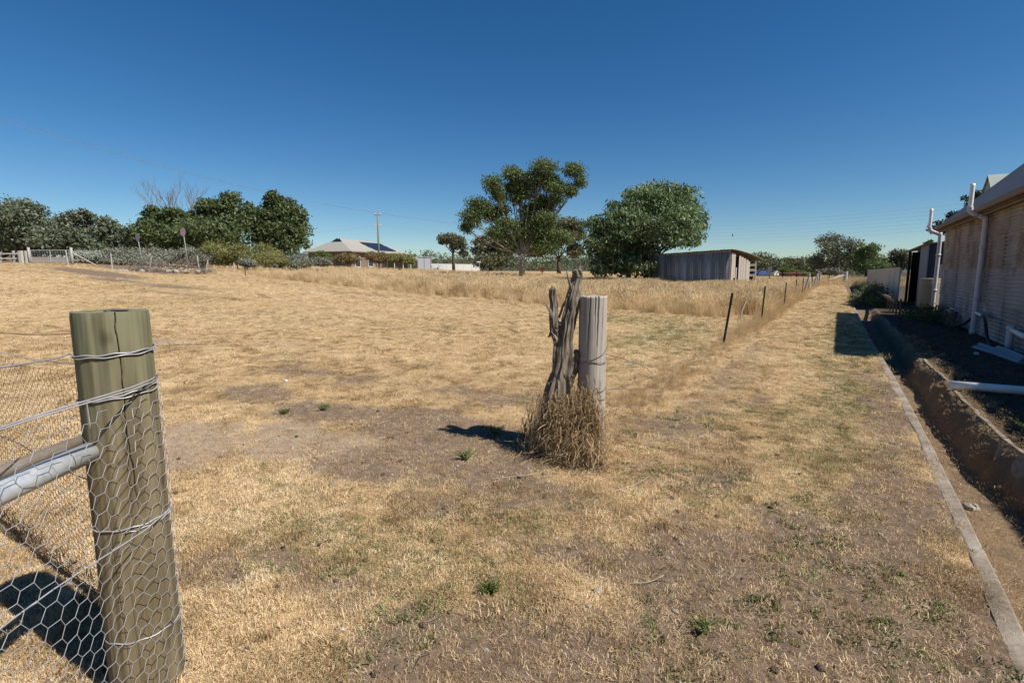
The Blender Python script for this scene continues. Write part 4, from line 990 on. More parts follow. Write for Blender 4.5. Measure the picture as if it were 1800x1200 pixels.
# ------------------------------------------------------------------ trees and shrubs
def leaf_cloud(blobs, n, size, r, droop=.3, ratio=.45, sub=.30, shell=.6, up=.25):
    w = np.array([(b[3]*b[4]*b[5])**.62 for b in blobs]); w /= w.sum(); V = []; tint = []
    for b, wi in zip(blobs, w):
        m = max(30, int(n*wi)); c = np.array(b[:3]); rad = np.array(b[3:6]); ns = max(5, int(9+m/70))
        d = r.normal(0, 1, (ns, 3)); d /= np.linalg.norm(d, axis=1)[:, None]
        rr = shell+(1-shell)*r.uniform(0, 1, ns)[:, None]**.8; rr[r.uniform(0, 1, ns) < .18] *= .5
        sc = c+d*rad*rr; st_ = r.uniform(0, 1, ns)
        which = r.integers(0, ns, m); q = r.normal(0, 1, (m, 3)); q /= np.maximum(1, np.linalg.norm(q, axis=1)/2.2)[:, None]
        P = sc[which]+q*rad.mean()*sub*np.array([1, 1, .62])
        u = r.normal(0, 1, (m, 3)); u[:, 2] -= droop*1.2; u /= np.linalg.norm(u, axis=1)[:, None]
        nn = r.normal(0, 1, (m, 3))+d[which]*.9+np.array([0, 0, up]); v = np.cross(nn, u); v /= np.linalg.norm(v, axis=1)[:, None]+1e-9
        L = (size*r.uniform(.45, 1.75, m))[:, None]
        V.append(np.stack([P-u*L*.5, P+v*L*ratio*.5, P+u*L*.5, P-v*L*ratio*.5], 1)); tint.append(np.repeat(np.clip(st_[which]*.6+r.uniform(0, .4, m), 0, 1), 4))
    V = np.concatenate(V).reshape(-1, 3); return V, np.arange(len(V)).reshape(-1, 4), np.concatenate(tint)

def tree(name, label, cat, px, d, blobs, n, size, lm, bark=None, fork=.35, tr=.25, group=None, depth=.8, seed=0, twigs=4, limb=.5, **kw):
    """blobs: surveyed centre px, py and half-sizes in px"""
    x0, y0, z0 = at(px, d); r = np.random.default_rng(seed+int(px)); sc = d/908.
    t = thing(name, label, cat, (x0, y0, z0), YAW, group)
    B = []
    for (bx, by, rx, ry) in blobs:
        dy = r.uniform(-1, 1)*depth*rx*sc*1.1
        B.append(((bx-px)*sc, dy, hh(by, d)-z0, rx*sc, max(rx, ry)*sc*.9, ry*sc))
    V, Q_, tt = leaf_cloud(B, n, size, r, **kw)
    keep = V.reshape(-1, 4, 3)[:, :, 2].min(1) > .02
    V = V.reshape(-1, 4, 3)[keep].reshape(-1, 3); tt = tt.reshape(-1, 4)[keep].ravel(); Q_ = np.arange(len(V)).reshape(-1, 4)
    kind(mesh_np('foliage', V, Q_, lm, t, tint=tt), 'stuff')
    if bark:
        top = max(b[2]+b[5] for b in B); fz = top*fork; m = MB()
        m.tube([(tr*.25, 0, -.15), (0, 0, fz*.5), (0, 0, fz)], [tr*1.35, tr, tr*.85], 9, rough=.12)
        for b in B:
            e = Vector(b[:3]); s = Vector((0, 0, fz*r.uniform(.75, 1)))
            mid = s.lerp(e, .5)+Vector((r.uniform(-.1, .1)*b[3], 0, -abs(e.x)*.12+r.uniform(0, .1)*b[5])); rad = tr*limb
            P = spline([s, mid, e], 4); m.tube(P, [rad*(1-.75*i/(len(P)-1)) for i in range(len(P))], 5, False)
            for k in range(twigs):
                q = r.normal(0, 1, 3); q /= np.linalg.norm(q); q = Vector(q*np.array(b[3:6])*.8)
                m.tube([tuple(P[5]), tuple(P[5].lerp(e+q, .5)+Vector((0, 0, .05*b[5]))), tuple(e+q)], [rad*.35, rad*.2, rad*.08], 3, False)
        m.build('trunk', bark, t, True)
    return t
L_sil = leafmat('silver_green_leaf', (.055, .07, .04), (.17, .195, .12), .2)
L_drk = leafmat('dark_green_leaf', (.04, .058, .02), (.13, .165, .06), .25)
L_gum = leafmat('gum_leaf', (.055, .085, .024), (.18, .225, .078), .32)
L_gry = leafmat('grey_gum_leaf', (.075, .08, .042), (.20, .20, .115), .25)
L_rob = leafmat('robinia_leaf', (.045, .082, .022), (.24, .31, .14), .32)
L_far = leafmat('far_leaf', (.06, .07, .034), (.155, .17, .08), .2)
L_olv = leafmat('olive_leaf', (.09, .10, .04), (.22, .23, .11), .2)
L_brm = leafmat('broom_leaf', (.12, .125, .04), (.30, .29, .11), .25)
L_sal = leafmat('saltbush_leaf', (.11, .115, .08), (.27, .275, .215), .1)
L_whl = leafmat('silver_bush_leaf', (.20, .22, .18), (.42, .45, .38), .1)
L_brn = leafmat('brown_wattle_leaf', (.13, .10, .045), (.29, .22, .11), .2)
L_ced = leafmat('cedar_leaf', (.022, .036, .018), (.07, .09, .045), .12)
L_brg = leafmat('bright_shrub_leaf', (.06, .09, .02), (.17, .22, .05), .25)

tree('acacia_tree', 'broad grey-green tree at the far left edge behind the wooden gate', 'tree', 60, 62, [(40, 385, 42, 24), (90, 392, 42, 24), (72, 375, 26, 16), (8, 388, 30, 24), (-30, 400, 40, 30), (60, 415, 66, 26), (30, 432, 60, 22), (110, 420, 36, 28)], 17000, .36, L_sil, M['bark'], .3, .3, depth=.7)
tree('acacia_tree', 'grey-green tree with a ragged top, right of the broad far-left tree', 'tree', 165, 60, [(140, 392, 20, 18), (163, 386, 14, 12), (186, 402, 20, 16), (160, 415, 44, 20), (192, 418, 8, 9), (130, 425, 36, 22), (172, 432, 26, 20), (148, 445, 40, 14)], 14000, .34, L_sil, M['bark'], .3, .25, depth=.7)
tree('dark_evergreen_tree', 'dark green low tree below the bare grey branches', 'tree', 298, 66, [(278, 380, 10, 14), (290, 395, 34, 18), (318, 385, 22, 16), (270, 398, 17, 11), (335, 400, 28, 20), (265, 414, 12, 12), (310, 418, 42, 18), (316, 436, 40, 14)], 15000, .36, L_drk, M['bark'], .35, .22, depth=.7)
tree('dark_evergreen_tree', 'tall dark green tree, middle of the left-hand clump', 'tree', 398, 66, [(411, 354, 18, 11), (372, 368, 18, 14), (398, 372, 24, 16), (432, 374, 20, 14), (370, 390, 28, 18), (410, 395, 38, 20), (445, 395, 22, 20), (395, 418, 52, 20), (380, 434, 40, 16)], 18000, .36, L_drk, M['bark'], .35, .25, depth=.7)
tree('dark_evergreen_tree', 'rounded dark green tree at the right end of the left-hand clump', 'tree', 495, 66, [(486, 354, 17, 10), (494, 366, 26, 12), (505, 384, 34, 15), (527, 388, 16, 14), (470, 392, 22, 18), (500, 408, 42, 18), (530, 412, 16, 18), (478, 425, 30, 16), (515, 432, 30, 14)], 18000, .36, L_drk, M['bark'], .35, .25, depth=.7)
# bare dead tree
def bare_tree(name, label, px, d, htop, spread, seed, stems):
    x0, y0, z0 = at(px, d); t = thing(name, label, 'tree', (x0, y0, z0), YAW); r = random.Random(seed); m = MB()
    def br(p, dr, L, rad, lev):
        P = [p]; q = p; v = dr.normalized()
        for i in range(4):
            v = (v+Vector((r.uniform(-.2, .2), r.uniform(-.2, .2), r.uniform(-.02, .22)))).normalized(); q = q+v*L/4; P.append(q)
        m.tube(P, [rad*(1-.6*i/4) for i in range(5)], 5 if lev < 2 else 3, False)
        if lev < 4:
            for i in range(1, 5):
                for k in range(1 if i < 3 else 2):
                    w = (v+Vector((r.uniform(-.9, .9), r.uniform(-.9, .9), r.uniform(-.1, .6)))).normalized(); br(P[i], w, L*r.uniform(.38, .6), rad*.42, lev+1)
    top = hh(htop, d)-z0
    m.tube([(0, 0, -.1), (0, 0, top*.25)], [.24, .2], 8, False)
    for s in stems: br(Vector((0, 0, top*.2)), Vector((s, r.uniform(-.3, .3), 1)), top*.62, .12, 1)
    m.build('branches', M['twig'], t)
bare_tree('bare_dead_tree', 'leafless grey tree rising behind the dark green clump', 318, 70, 354, 1, 3, (-.55, -.22, 0, .2, .6))

tree('spreading_gum_tree', 'large spreading gum tree with pale limbs in the centre of the paddock edge', 'tree', 917, 75,
     [(954, 306, 18, 11), (902, 316, 17, 11), (868, 334, 16, 14), (880, 352, 12, 10), (843, 367, 19, 12), (830, 388, 17, 13), (820, 404, 10, 8), (862, 382, 14, 10), (889, 397, 17, 10), (908, 414, 25, 10), (945, 410, 27, 11), (974, 416, 24, 10), (992, 424, 12, 8), (958, 389, 17, 9),
      (924, 340, 18, 14), (955, 326, 18, 12), (974, 340, 17, 11), (1004, 309, 15, 10), (1017, 326, 8, 12), (1001, 344, 10, 12), (973, 358, 14, 7), (928, 374, 14, 9), (898, 336, 11, 9), (945, 357, 14, 9), (935, 322, 12, 10), (912, 352, 14, 12), (958, 368, 18, 9), (935, 392, 22, 10), (880, 372, 14, 10), (912, 330, 12, 10), (968, 326, 12, 10), (870, 412, 16, 10), (900, 434, 20, 10), (958, 436, 24, 10), (930, 425, 20, 9)], 76000, .25, L_gum, M['gumlimb'], .22, .36, depth=.9, twigs=6, sub=.46, shell=.55, droop=.6, limb=.34)
tree('grey_gum_tree', 'grey-green gum between the big spreading gum and the round green tree', 'tree', 982, 98, [(985, 400, 22, 9), (1008, 398, 14, 10), (965, 410, 22, 9), (1012, 416, 13, 12), (995, 418, 20, 9), (960, 432, 18, 9), (1010, 440, 14, 10), (940, 445, 14, 9)], 16000, .42, L_gry, M['bark'], .32, .34, depth=.7, sub=.38, limb=.35)
tree('grey_gum_tree', 'blue-green gum showing behind the left side of the big gum', 'tree', 862, 105, [(848, 428, 14, 9), (842, 442, 11, 9), (862, 440, 18, 13), (880, 432, 16, 14), (858, 458, 20, 10), (885, 455, 18, 12)], 13000, .45, L_gry, M['bark'], .3, .3, depth=.7, sub=.38)
tree('small_gum_tree', 'small flat-topped gum standing alone above the white wall', 'tree', 797, 112, [(788, 421, 16, 5), (800, 424, 16, 6), (806, 434, 14, 7), (815, 446, 8, 4), (780, 427, 8, 4)], 7000, .38, L_gry, M['bark'], .62, .28, depth=.6, twigs=3, sub=.36)
tree('round_green_tree', 'dense round bright green tree beside the grey iron shed', 'tree', 1105, 42.5, [(1152, 350, 50, 20), (1125, 365, 40, 24), (1185, 365, 42, 26), (1080, 385, 38, 24), (1050, 405, 28, 22), (1205, 390, 30, 24), (1110, 405, 58, 34), (1160, 400, 52, 36), (1195, 415, 34, 22), (1055, 435, 34, 26), (1095, 445, 48, 28), (1135, 445, 32, 26), (1070, 468, 34, 16), (1110, 472, 36, 16)], 34000, .27, L_rob, M['bark'], .2, .2, depth=.75, sub=.22, shell=.75, droop=1.0, ratio=.34)
# right-hand tree line
tl = [(1338, 120, [(1338, 458, 22, 9), (1325, 468, 20, 10), (1352, 468, 20, 9), (1338, 478, 26, 7)], L_far, 'rounded grey-green tree just right of the grey iron shed'),
      (1383, 125, [(1383, 462, 18, 6), (1375, 472, 18, 7), (1398, 470, 16, 6), (1385, 480, 24, 5)], L_far, 'low dark tree behind the parked cars'),
      (1424, 150, [(1424, 462, 18, 7), (1412, 470, 16, 7), (1436, 470, 16, 8), (1424, 480, 22, 6)], L_far, 'dull green tree between the low dark tree and the tall gum'),
      (1468, 140, [(1466, 422, 20, 9), (1450, 436, 16, 9), (1480, 434, 18, 10), (1496, 440, 11, 7), (1462, 450, 24, 11), (1490, 455, 18, 11), (1440, 458, 14, 10), (1470, 470, 30, 10)], L_gry, 'tallest gum in the tree line at the end of the track'),
      (1524, 120, [(1520, 438, 16, 6), (1530, 450, 18, 9), (1508, 445, 8, 4), (1520, 464, 28, 10), (1535, 474, 24, 8)], L_gum, 'olive-green tree rising behind the cream fence, nearer the tall gum'),
      (1578, 130, [(1572, 448, 14, 6), (1586, 453, 14, 7), (1565, 458, 12, 6), (1580, 466, 20, 8), (1600, 464, 14, 8)], L_gry, 'small open-crowned gum behind the navy shed roof')]
for i, (px, d, bl, lm, lab) in enumerate(tl):
    tree('far_gum_tree', lab, 'tree', px, d, bl, 7000 if i != 3 else 11000, .42, lm, M['gumbark'] if i in (3, 5) else M['bark'], .4, .3, group='trees beyond the end of the track', depth=.7, seed=i, sub=.36)
tree('cedar_tree', 'dark layered cedar rising behind the iron house roof', 'tree', 1712, 50, [(1732, 338, 14, 6), (1712, 350, 20, 6), (1745, 355, 26, 8), (1695, 364, 18, 6), (1690, 380, 22, 6), (1725, 378, 40, 8), (1672, 398, 16, 5), (1655, 405, 10, 4), (1700, 400, 46, 8), (1665, 418, 14, 4), (1700, 425, 50, 9)], 11000, .30, L_ced, M['bark'], .5, .25, depth=.7, sub=.25, droop=.1)
tree('tree_top', 'small green tree top just above the shed roof edge', 'tree', 1622, 60, [(1622, 428, 6, 4), (1624, 440, 9, 8), (1620, 455, 10, 10)], 1200, .25, L_brg, M['bark'], .5, .1)

# shrubs
shr = [('silver_bush', 'pale silver bush right of the mesh gate', 160, 53, [(150, 450, 16, 8), (172, 452, 14, 9), (145, 458, 14, 6)], L_whl),
       ('saltbush', 'grey saltbush hedge, leftmost part beside the silver bush', 212, 54, [(205, 448, 22, 9), (232, 448, 18, 9), (190, 455, 14, 7), (218, 458, 30, 7)], L_sal),
       ('saltbush', 'grey saltbush hedge, long middle part behind the signposts', 285, 55, [(262, 448, 22, 9), (300, 450, 24, 9), (280, 458, 36, 8), (318, 456, 18, 8)], L_sal),
       ('saltbush', 'grey saltbush hump at the foot of the taller signpost', 345, 55, [(338, 447, 18, 9), (358, 454, 14, 8), (345, 458, 22, 7)], L_sal),
       ('broom_bush', 'olive broom bush, leftmost and tallest, in front of the dark clump', 380, 56, [(378, 439, 22, 14), (394, 450, 22, 14), (368, 450, 16, 14), (380, 455, 26, 12)], L_brm),
       ('broom_bush', 'greener broom bush just right of the tallest broom', 418, 56, [(420, 443, 18, 13), (432, 452, 16, 11), (408, 452, 14, 11)], L_brm),
       ('broom_bush', 'olive broom bush in front of the rounded dark tree', 466, 56, [(462, 444, 22, 13), (480, 452, 18, 12), (448, 452, 16, 12), (465, 457, 28, 9)], L_brm),
       ('olive_bush', 'small yellow-green bush right of the broom bushes', 497, 58, [(495, 455, 10, 8), (502, 460, 10, 6)], L_olv),
       ('saltbush', 'small grey saltbush between the two olive broom bushes', 436, 53, [(434, 462, 12, 6), (446, 464, 8, 4)], L_sal),
       ('saltbush', 'low grey saltbush under the rounded dark tree', 522, 60, [(515, 458, 14, 6), (536, 460, 14, 6), (525, 464, 20, 4)], L_sal),
       ('saltbush', 'low grey saltbush in front of the left end of the house', 562, 62, [(556, 460, 12, 5), (572, 460, 12, 6)], L_sal),
       ('olive_bush', 'round olive bush glimpsed between the grey-green trees and the dark clump', 258, 64, [(250, 425, 18, 9), (275, 428, 16, 9), (240, 436, 18, 9), (262, 440, 22, 9)], L_olv),
       ('house_bush', 'small green bush under the left eave of the pale-roofed house', 571, 92, [(568, 450, 10, 6), (578, 453, 8, 5)], L_brg),
       ('wattle_shrub', 'brownish wattle in front of the house, leftmost of the row', 612, 88, [(606, 455, 12, 7), (620, 456, 11, 7)], L_brn),
       ('wattle_shrub', 'straw-brown wattle at the foot of the power pole', 662, 88, [(658, 453, 12, 8), (671, 454, 11, 8)], L_brn),
       ('wattle_shrub', 'green-brown wattle at the right end of the house', 702, 88, [(697, 455, 12, 7), (713, 456, 11, 7), (724, 459, 7, 5)], L_brm),
       ('grey_twiggy_bush', 'bare grey twiggy bush at the end of the track', 1456, 70, [(1448, 478, 10, 3), (1462, 477, 12, 4)], L_sal),
       ('bright_shrub', 'bright green shrub in front of the tree line above the red car', 1390, 112, [(1380, 476, 10, 5), (1396, 479, 10, 5)], L_brg),
       ('bright_shrub', 'bright green low shrub left of the tall gum, end of track', 1418, 115, [(1410, 482, 9, 4), (1425, 483, 9, 3)], L_brg),
       ('green_shrub', 'low green shrub at the right of the pale strainer post', 1503, 80, [(1500, 487, 6, 3), (1509, 487, 6, 3)], L_brg)]
for i, (nm, lab, px, d, bl, lm) in enumerate(shr):
    tree(nm, lab, 'shrub', px, d, bl, 9000, .17 if d < 70 else .24, lm, M['twig'], .35, .05, depth=.6, seed=i, twigs=5, sub=.32, shell=.5, droop=-.5, ratio=.35)

# weedy plants in and by the drain
def leafy(name, label, x, y, blobs, n, size, lm, **kw):
    z0 = yz(x, y); t = thing(name, label, 'plant', (x, y, z0)); r = np.random.default_rng(int(abs(x*100)+y*10))
    V, Q_, tt = leaf_cloud(blobs, n, size, r, **kw); V[:, 2] = np.maximum(V[:, 2], -.02)
    kind(mesh_np('foliage', V, Q_, lm, t, tint=tt), 'stuff')
    m = MB()
    for b in blobs:
        for k in range(3): m.tube([(b[0]*.3, b[1]*.3, -.03), (b[0]*.7+r.uniform(-.05, .05), b[1]*.7, b[2]*.6), (b[0]+r.uniform(-.1, .1)*b[3], b[1], b[2]+b[5]*.6)], [.008, .006, .003], 4, False)
    m.build('stem', M['twig'], t); return t
leafy('drain_weed', 'pale green weed clump at the left edge of the drain, far end', .75, 26.5, [(0, 0, .25, .25, .7, .22), (.1, 1.2, .3, .25, .6, .2), (-.05, -1.0, .18, .2, .5, .16)], 2500, .07, L_olv, up=.6)
leafy('drain_weed', 'dark green weed thicket filling the drain before the cream fence', 1.25, 27, [(0, 0, .3, .4, 1.2, .3), (.2, 2.5, .35, .4, 1.2, .32), (.1, -2, .2, .35, 1.0, .22), (.3, 5, .4, .4, 1.4, .35)], 5500, .08, L_drk, up=.6)
leafy('yard_weed', 'dark straggly weeds in front of the low palings', 1.95, 19.3, [(0, 0, .15, .25, .7, .16), (.35, -1.2, .14, .25, .6, .16), (.5, .5, .18, .3, .5, .2)], 2200, .06, L_drk, up=.6)
leafy('yard_weed', 'leafless-looking weeds against the foot of the iron wall', 2.5, 17.3, [(0, 0, .2, .14, .3, .2), (0, .8, .25, .14, .35, .25), (.02, -.7, .15, .12, .3, .15)], 900, .045, L_gry, up=.4)
L_tuf = leafmat('tuft_leaf', (.13, .15, .05), (.34, .37, .15), .3)
def spiky(name, label, x, y, n, hgt, lm, seed, spread=.5, ll=.028):
    z0 = yz(x, y); t = thing(name, label, 'plant', (x, y, z0)); r = np.random.default_rng(seed); V = []; tt = []; m = MB()
    for i in range(n):
        la = r.uniform(0, 6.283); le = r.uniform(.1, spread); h = hgt*r.uniform(.5, 1)
        P = [Vector((math.cos(la)*le*h*s**1.3, math.sin(la)*le*h*s**1.3, h*s)) for s in np.linspace(0, 1, 9)]
        m.tube(P, [.004*(1-.7*s) for s in np.linspace(0, 1, 9)], 3, False)
        for j in range(60):
            s = r.uniform(.1, 1); p = P[0].lerp(P[-1], s); p = Vector((math.cos(la)*le*h*s**1.3, math.sin(la)*le*h*s**1.3, h*s))
            u = Vector(r.normal(0, 1, 3)); u.z += .6; u.normalize(); v = Vector(r.normal(0, 1, 3)).cross(u).normalized(); L = ll*r.uniform(.6, 1.4)*(1.1-s*.5)
            V += [p, p+u*L*.5+v*L*.12, p+u*L, p+u*L*.5-v*L*.12]; tt += [r.uniform(0, 1)]*4
    kind(mesh_np('foliage', V, np.arange(len(V)).reshape(-1, 4), lm, t, tint=tt), 'stuff'); m.build('stem', lm, t)
L_fen = leafmat('fennel_leaf', (.09, .11, .03), (.24, .26, .09), .3)
spiky('feathery_weed', 'feathery yellow-green weed on the drain bank at the right edge', 1.52, 5.75, 26, .26, L_fen, 3, 1.2)
for nm, lab, x, y, n, h in (('weed_tuft', 'green weed tuft by the little hole in front of the stump', -2.29, 2.97, 26, .075), ('weed_tuft', 'bright green tuft low in the centre foreground', -1.2, 1.72, 22, .045), ('weed_tuft', 'green tuft in the shadow of the stump', -2.44, 3.58, 26, .085),
                            ('weed_tuft', 'green tuft on the bare patch, right of its grey neighbour, left of the stump', -4.36, 3.29, 26, .065), ('weed_tuft', 'grey-green tuft left of the brighter tuft on the bare patch', -4.6, 3.0, 26, .05), ('weed_tuft', 'dull green tuft at the bottom right of the foreground', -.35, 1.95, 20, .045)):
    spiky(nm, lab, x, y, n*2, h*1.05, L_brg if 'bright' in lab else L_tuf, int(abs(x*100)), 1.7, .014)
# far-off woodland belt that reads as one mass
V = []; Qn = []; tn = []; r = np.random.default_rng(99)
bl = []
for px in np.arange(520, 1560, 9):
    d = 270+r.uniform(-25, 60); a = (px-900)/900*d*.991; x, y = AD(a, d)
    tp = 456-8*math.exp(-((px-720)/60)**2)-6*math.exp(-((px-900)/90)**2)-4*float(fbm(px/25, 1, 191))*2+(6 if px > 1250 else 0)
    top = hh(tp+r.uniform(-3, 3), d); bl.append((x, y, top*.55, r.uniform(4, 7), r.uniform(4, 7), top*.48))
V, Qn, tn = leaf_cloud(bl, 42000, .95, r, sub=.3)
V[:, 2] = np.maximum(V[:, 2], 0); kind(mesh_np('distant_woodland', V, Qn, L_far, tint=tn), 'stuff', 'far belt of dull green trees along the horizon')

# ------------------------------------------------------------------ house with solar panels
pA = Vector(AD(-31.0, 100)); pB = Vector(AD(-23.9, 118)); uu = (pB-pA).normalized()
hz0 = 1.75
hb_ = thing('pale_roof_house', 'low brick house with a pale hipped roof and solar panels', 'house', (pA.x, pA.y, hz0), math.atan2(uu.y, uu.x))
LH, WH, EH, RH = 19.5, 10.5, 3.7, 6.35          # length, depth, eaves, ridge (local x along the long face, y away)
MB().box(0, LH, 0, WH, -.4, EH).build('wall', M['brick'], hb_)
e = .7; Hh = WH/2+e; gx0 = 3.2; gx1 = LH-5.0
Vr = [(-e, -e, EH-.1), (LH+e, -e, EH-.1), (LH+e, WH+e, EH-.1), (-e, WH+e, EH-.1), (gx0, WH/2, RH), (gx1, WH/2, RH),
      (gx0-.9, WH/2-1.3, RH-.72), (gx0-.9, WH/2+1.3, RH-.72)]
MB().add(Vr, [(0, 1, 5, 4, 6), (1, 2, 5), (2, 3, 7, 4, 5), (3, 0, 6, 7)]).build('roof', M['roofpale'], hb_)
MB().add([(gx0-.95, WH/2-1.4, RH-.74), (gx0-.95, WH/2+1.4, RH-.74), (gx0-.75, WH/2, RH+.02)], [(0, 1, 2)]).build('gablet', M['glass'], hb_)
MB().box(-e-.04, LH+e+.04, -e-.08, -e, EH-.28, EH-.08).box(-e-.08, -e, -e, WH+e, EH-.28, EH-.08).build('gutter', M['fascia'], hb_)
sl2 = (RH-EH+.1)/(WH/2+e)
def rp(x, v, h=.1): return (x, -e+v, EH-.1+v*sl2+h)
for rr_ in range(3):
    for cc2 in range(8):
        x0 = 8.4+cc2*.92-rr_*.3; v0 = 1.0+rr_*1.25
        MB().add([rp(x0, v0), rp(x0+.89, v0), rp(x0+.89, v0+1.22), rp(x0, v0+1.22), rp(x0, v0, .05), rp(x0+.89, v0, .05), rp(x0+.89, v0+1.22, .05), rp(x0, v0+1.22, .05)], [(0, 1, 2, 3), (4, 7, 6, 5), (0, 4, 5, 1), (1, 5, 6, 2), (2, 6, 7, 3), (3, 7, 4, 0)]).build('solar_panel', M['solar'], hb_)
for x0, x1, z0, z1 in ((1.2, 2.6, .7, 2.5), (5.2, 6.8, .8, 2.5), (10, 11.6, .8, 2.5), (14.5, 16, .8, 2.5)):
    f = MB().box(x0, x1, -.06, -.002, z0, z1).build('window', M['glass'], hb_)
    MB().box(x0-.1, x0, -.09, -.002, z0-.1, z1+.1).box(x1, x1+.1, -.09, -.002, z0-.1, z1+.1).box(x0, x1, -.09, -.002, z1, z1+.1).box(x0, x1, -.12, -.002, z0-.12, z0).build('frame', M['white'], f)
for y0 in (2.0, 6.5): MB().box(-.06, -.002, y0, y0+1.6, .6, 2.5).build('window', M['glass'], hb_)
vr = MB().add([(9.5, -3.2, 2.35), (LH+3.2, -3.2, 2.35), (LH+3.2, -e, 2.95), (9.5, -e, 2.95)], [(0, 1, 2, 3)]).build('verandah_roof', M['roofpale'], hb_)
for x0 in (9.8, 13, 16, 19, 22.4): MB().box(x0, x0+.14, -3.1, -2.96, -.4, 2.37).build('verandah_post', M['white'], hb_)

def Lbox(name, lab, cat, px, d, w_, dp, h, mat, rz=0, z=None):
    x, y, z0 = at(px, d); t = thing(name, lab, cat, (x, y, z0 if z is None else z), YAW+rz); return t
t = Lbox('silver_shed', 'small silver iron shed beside the end of the house', 'shed', 746, 104, 0, 0, 0, None, .1)
zt_ = hh(453, 104)-t.location.z
MB().box(-1.25, 1.25, 0, 3, -.3, zt_).build('wall', M['silver'], t)
MB().box(-1.35, 1.35, -.1, 3.1, zt_, zt_+.08).build('roof', M['silver'], t); MB().box(-.03, .03, -.02, -.005, 0, zt_-.05).build('door_seam', M['glass'], t)
MB().box(1.26, 1.33, -.03, .03, 0, zt_+.1).build('corner_post', M['red'], t)
t = Lbox('white_wall', 'long low white wall right of the silver shed', 'wall', 800, 118, 0, 0, 0, None, .3)
zt_ = hh(464, 118)-t.location.z
for i in range(6): MB().box(-5.6+i*1.9, -5.6+i*1.9+1.87, 0, .15, -.6, zt_-.02*i).build('panel', M['white'], t)
for i in range(7): MB().box(-5.66+i*1.9, -5.58+i*1.9, -.04, .18, -.3, zt_+.05).build('post', M['white'], t)
# far-left house corner
t = Lbox('far_left_house', 'pale-gabled house glimpsed through the trees at the left edge', 'house', -16, 78, 0, 0, 0, None, .2)
zt_ = hh(421, 78)-t.location.z
MB().box(-6, 2.2, 0, 6, -.3, zt_).build('wall', M['brick'], t)
MB().add([(-6.4, -.4, zt_), (2.7, -.4, zt_), (2.7, 6.4, zt_), (-6.4, 6.4, zt_), (-6.4, 3, zt_+2), (2.7, 3, zt_+2)], [(0, 1, 5, 4), (2, 3, 4, 5), (1, 2, 5), (3, 0, 4)]).build('roof', M['white'], t)

# power pole, lines
D = 92; p = at(667, D); pp_ = thing('power_pole', 'tall greenish power pole with two crossarms in front of the house', 'pole', p, YAW)
ht = hh(380, D)-p[2]
MB().tube([(0, 0, -.3), (0, 0, ht*.5), (0, 0, ht)], [.19, .16, .12], 8).build('shaft', M['pole'], pp_, True)
MB().box(-.62, .62, -.05, .05, ht-.24, ht-.14).build('crossarm', M['pole'], pp_); MB().box(-.75, .75, -.08, .08, ht-1.95, ht-1.8).build('crossarm', M['white'], pp_)
ins = None
for x in (-.55, -.28, .28, .55): MB().tube([(x, 0, ht-.12), (x, 0, ht+.18)], [.05, .04], 6).build('insulator', M['white'], pp_)
pl_m = simple('power_wire', (.22, .24, .27), None, 5, bump=0)
pw = thing('power_line', 'thin overhead wires from the pole across to the far left sky', 'power line', p)
topz = p[2]+ht
def W(A, B, s, name='wire'): MB().tube([tuple(Vector(q)-Vector(p)) for q in sag(A, B, s, 20)], .010, 4, False).build(name, pl_m, pw)
def far(px, py, d):
    a = (px-900)/900*d*.991; x, y = AD(a, d); return (x, y, hh(py, d))
for dx in (-.55, .28, .55):
    A = (p[0]+RX*dx, p[1]+RY*dx, topz+.15)
    W(A, far(-60+dx*10, 196+dx*12, 52), 1.2)
for dx in (-.9, 0, .9):
    A = (p[0]+RX*dx, p[1]+RY*dx, topz+.1); W(A, far(1050, 405+dx*6, 180), 1.5)
W((p[0], p[1], topz-1.8), far(1000, 422, 150), 1.0); W((p[0], p[1], topz-1.8), far(520, 412, 70), .4)
t = thing('power_line', 'row of thin overhead wires above the tree line at the end of the track', 'power line', far(1440, 395, 120)); p = tuple(t.location)
pw = t
for i in range(7): W(far(1180, 397+i*5.5, 150), far(1720, 360+i*6.5, 95), .8)
bd = thing('wire_marker', 'tiny dark marker hanging on the overhead wire above the iron shed', 'marker', far(1284, 416, 137))
MB().tube([(0, 0, .4), (0, 0, .1), (.05, 0, -.35)], [.03, .16, .05], 6).build('disc', M['rubber'], bd)

# ------------------------------------------------------------------ left boundary: gate, posts, signs, brush pile
d = 49.5
xl, yl, zl = at(92, d); gt = thing('mesh_gate', 'weldmesh farm gate between two timber posts, far left', 'gate', (xl, yl, zl), YAW)
s_ = d/908; wG = 34*s_; hT = hh(441, d)-zl; hB = hh(461.5, d)-zl
fr = MB()
for z in (hB+.1, hT): fr.tube([(-wG, 0, z), (wG, 0, z)], .03, 6)
for x in (-wG, 0, wG): fr.tube([(x, 0, hB+.1), (x, 0, hT)], .03, 6)
fr.build('frame', M['galv'], gt)
ms = MB()
for i in range(15): x = -wG+2*wG*(i+.5)/15; ms.tube([(x, 0, hB+.1), (x, 0, hT)], .006, 4)
for i in range(6): z = hB+.1+(hT-hB-.1)*(i+.5)/6; ms.tube([(-wG, 0, z), (wG, 0, z)], .006, 4)
ms.build('mesh', M['wire'], gt)
for px, lab in ((55, 'timber gatepost on the left of the mesh gate'), (129.5, 'timber gatepost on the right of the mesh gate with a sloping brace')):
    x, y, z = at(px, d); g_p = thing('gatepost', lab, 'post', (x, y, z), YAW); h_ = hh(436.5, d)-z
    MB().tube([(0, 0, -.2), (0, 0, h_)], [.12, .105], 10).build('timber', M['grey_wood'], g_p, True)
    if px > 100: MB().tube([(.05, 0, h_*.72), (2.05, .2, -.05)], .05, 6).build('brace', M['plank'], g_p)
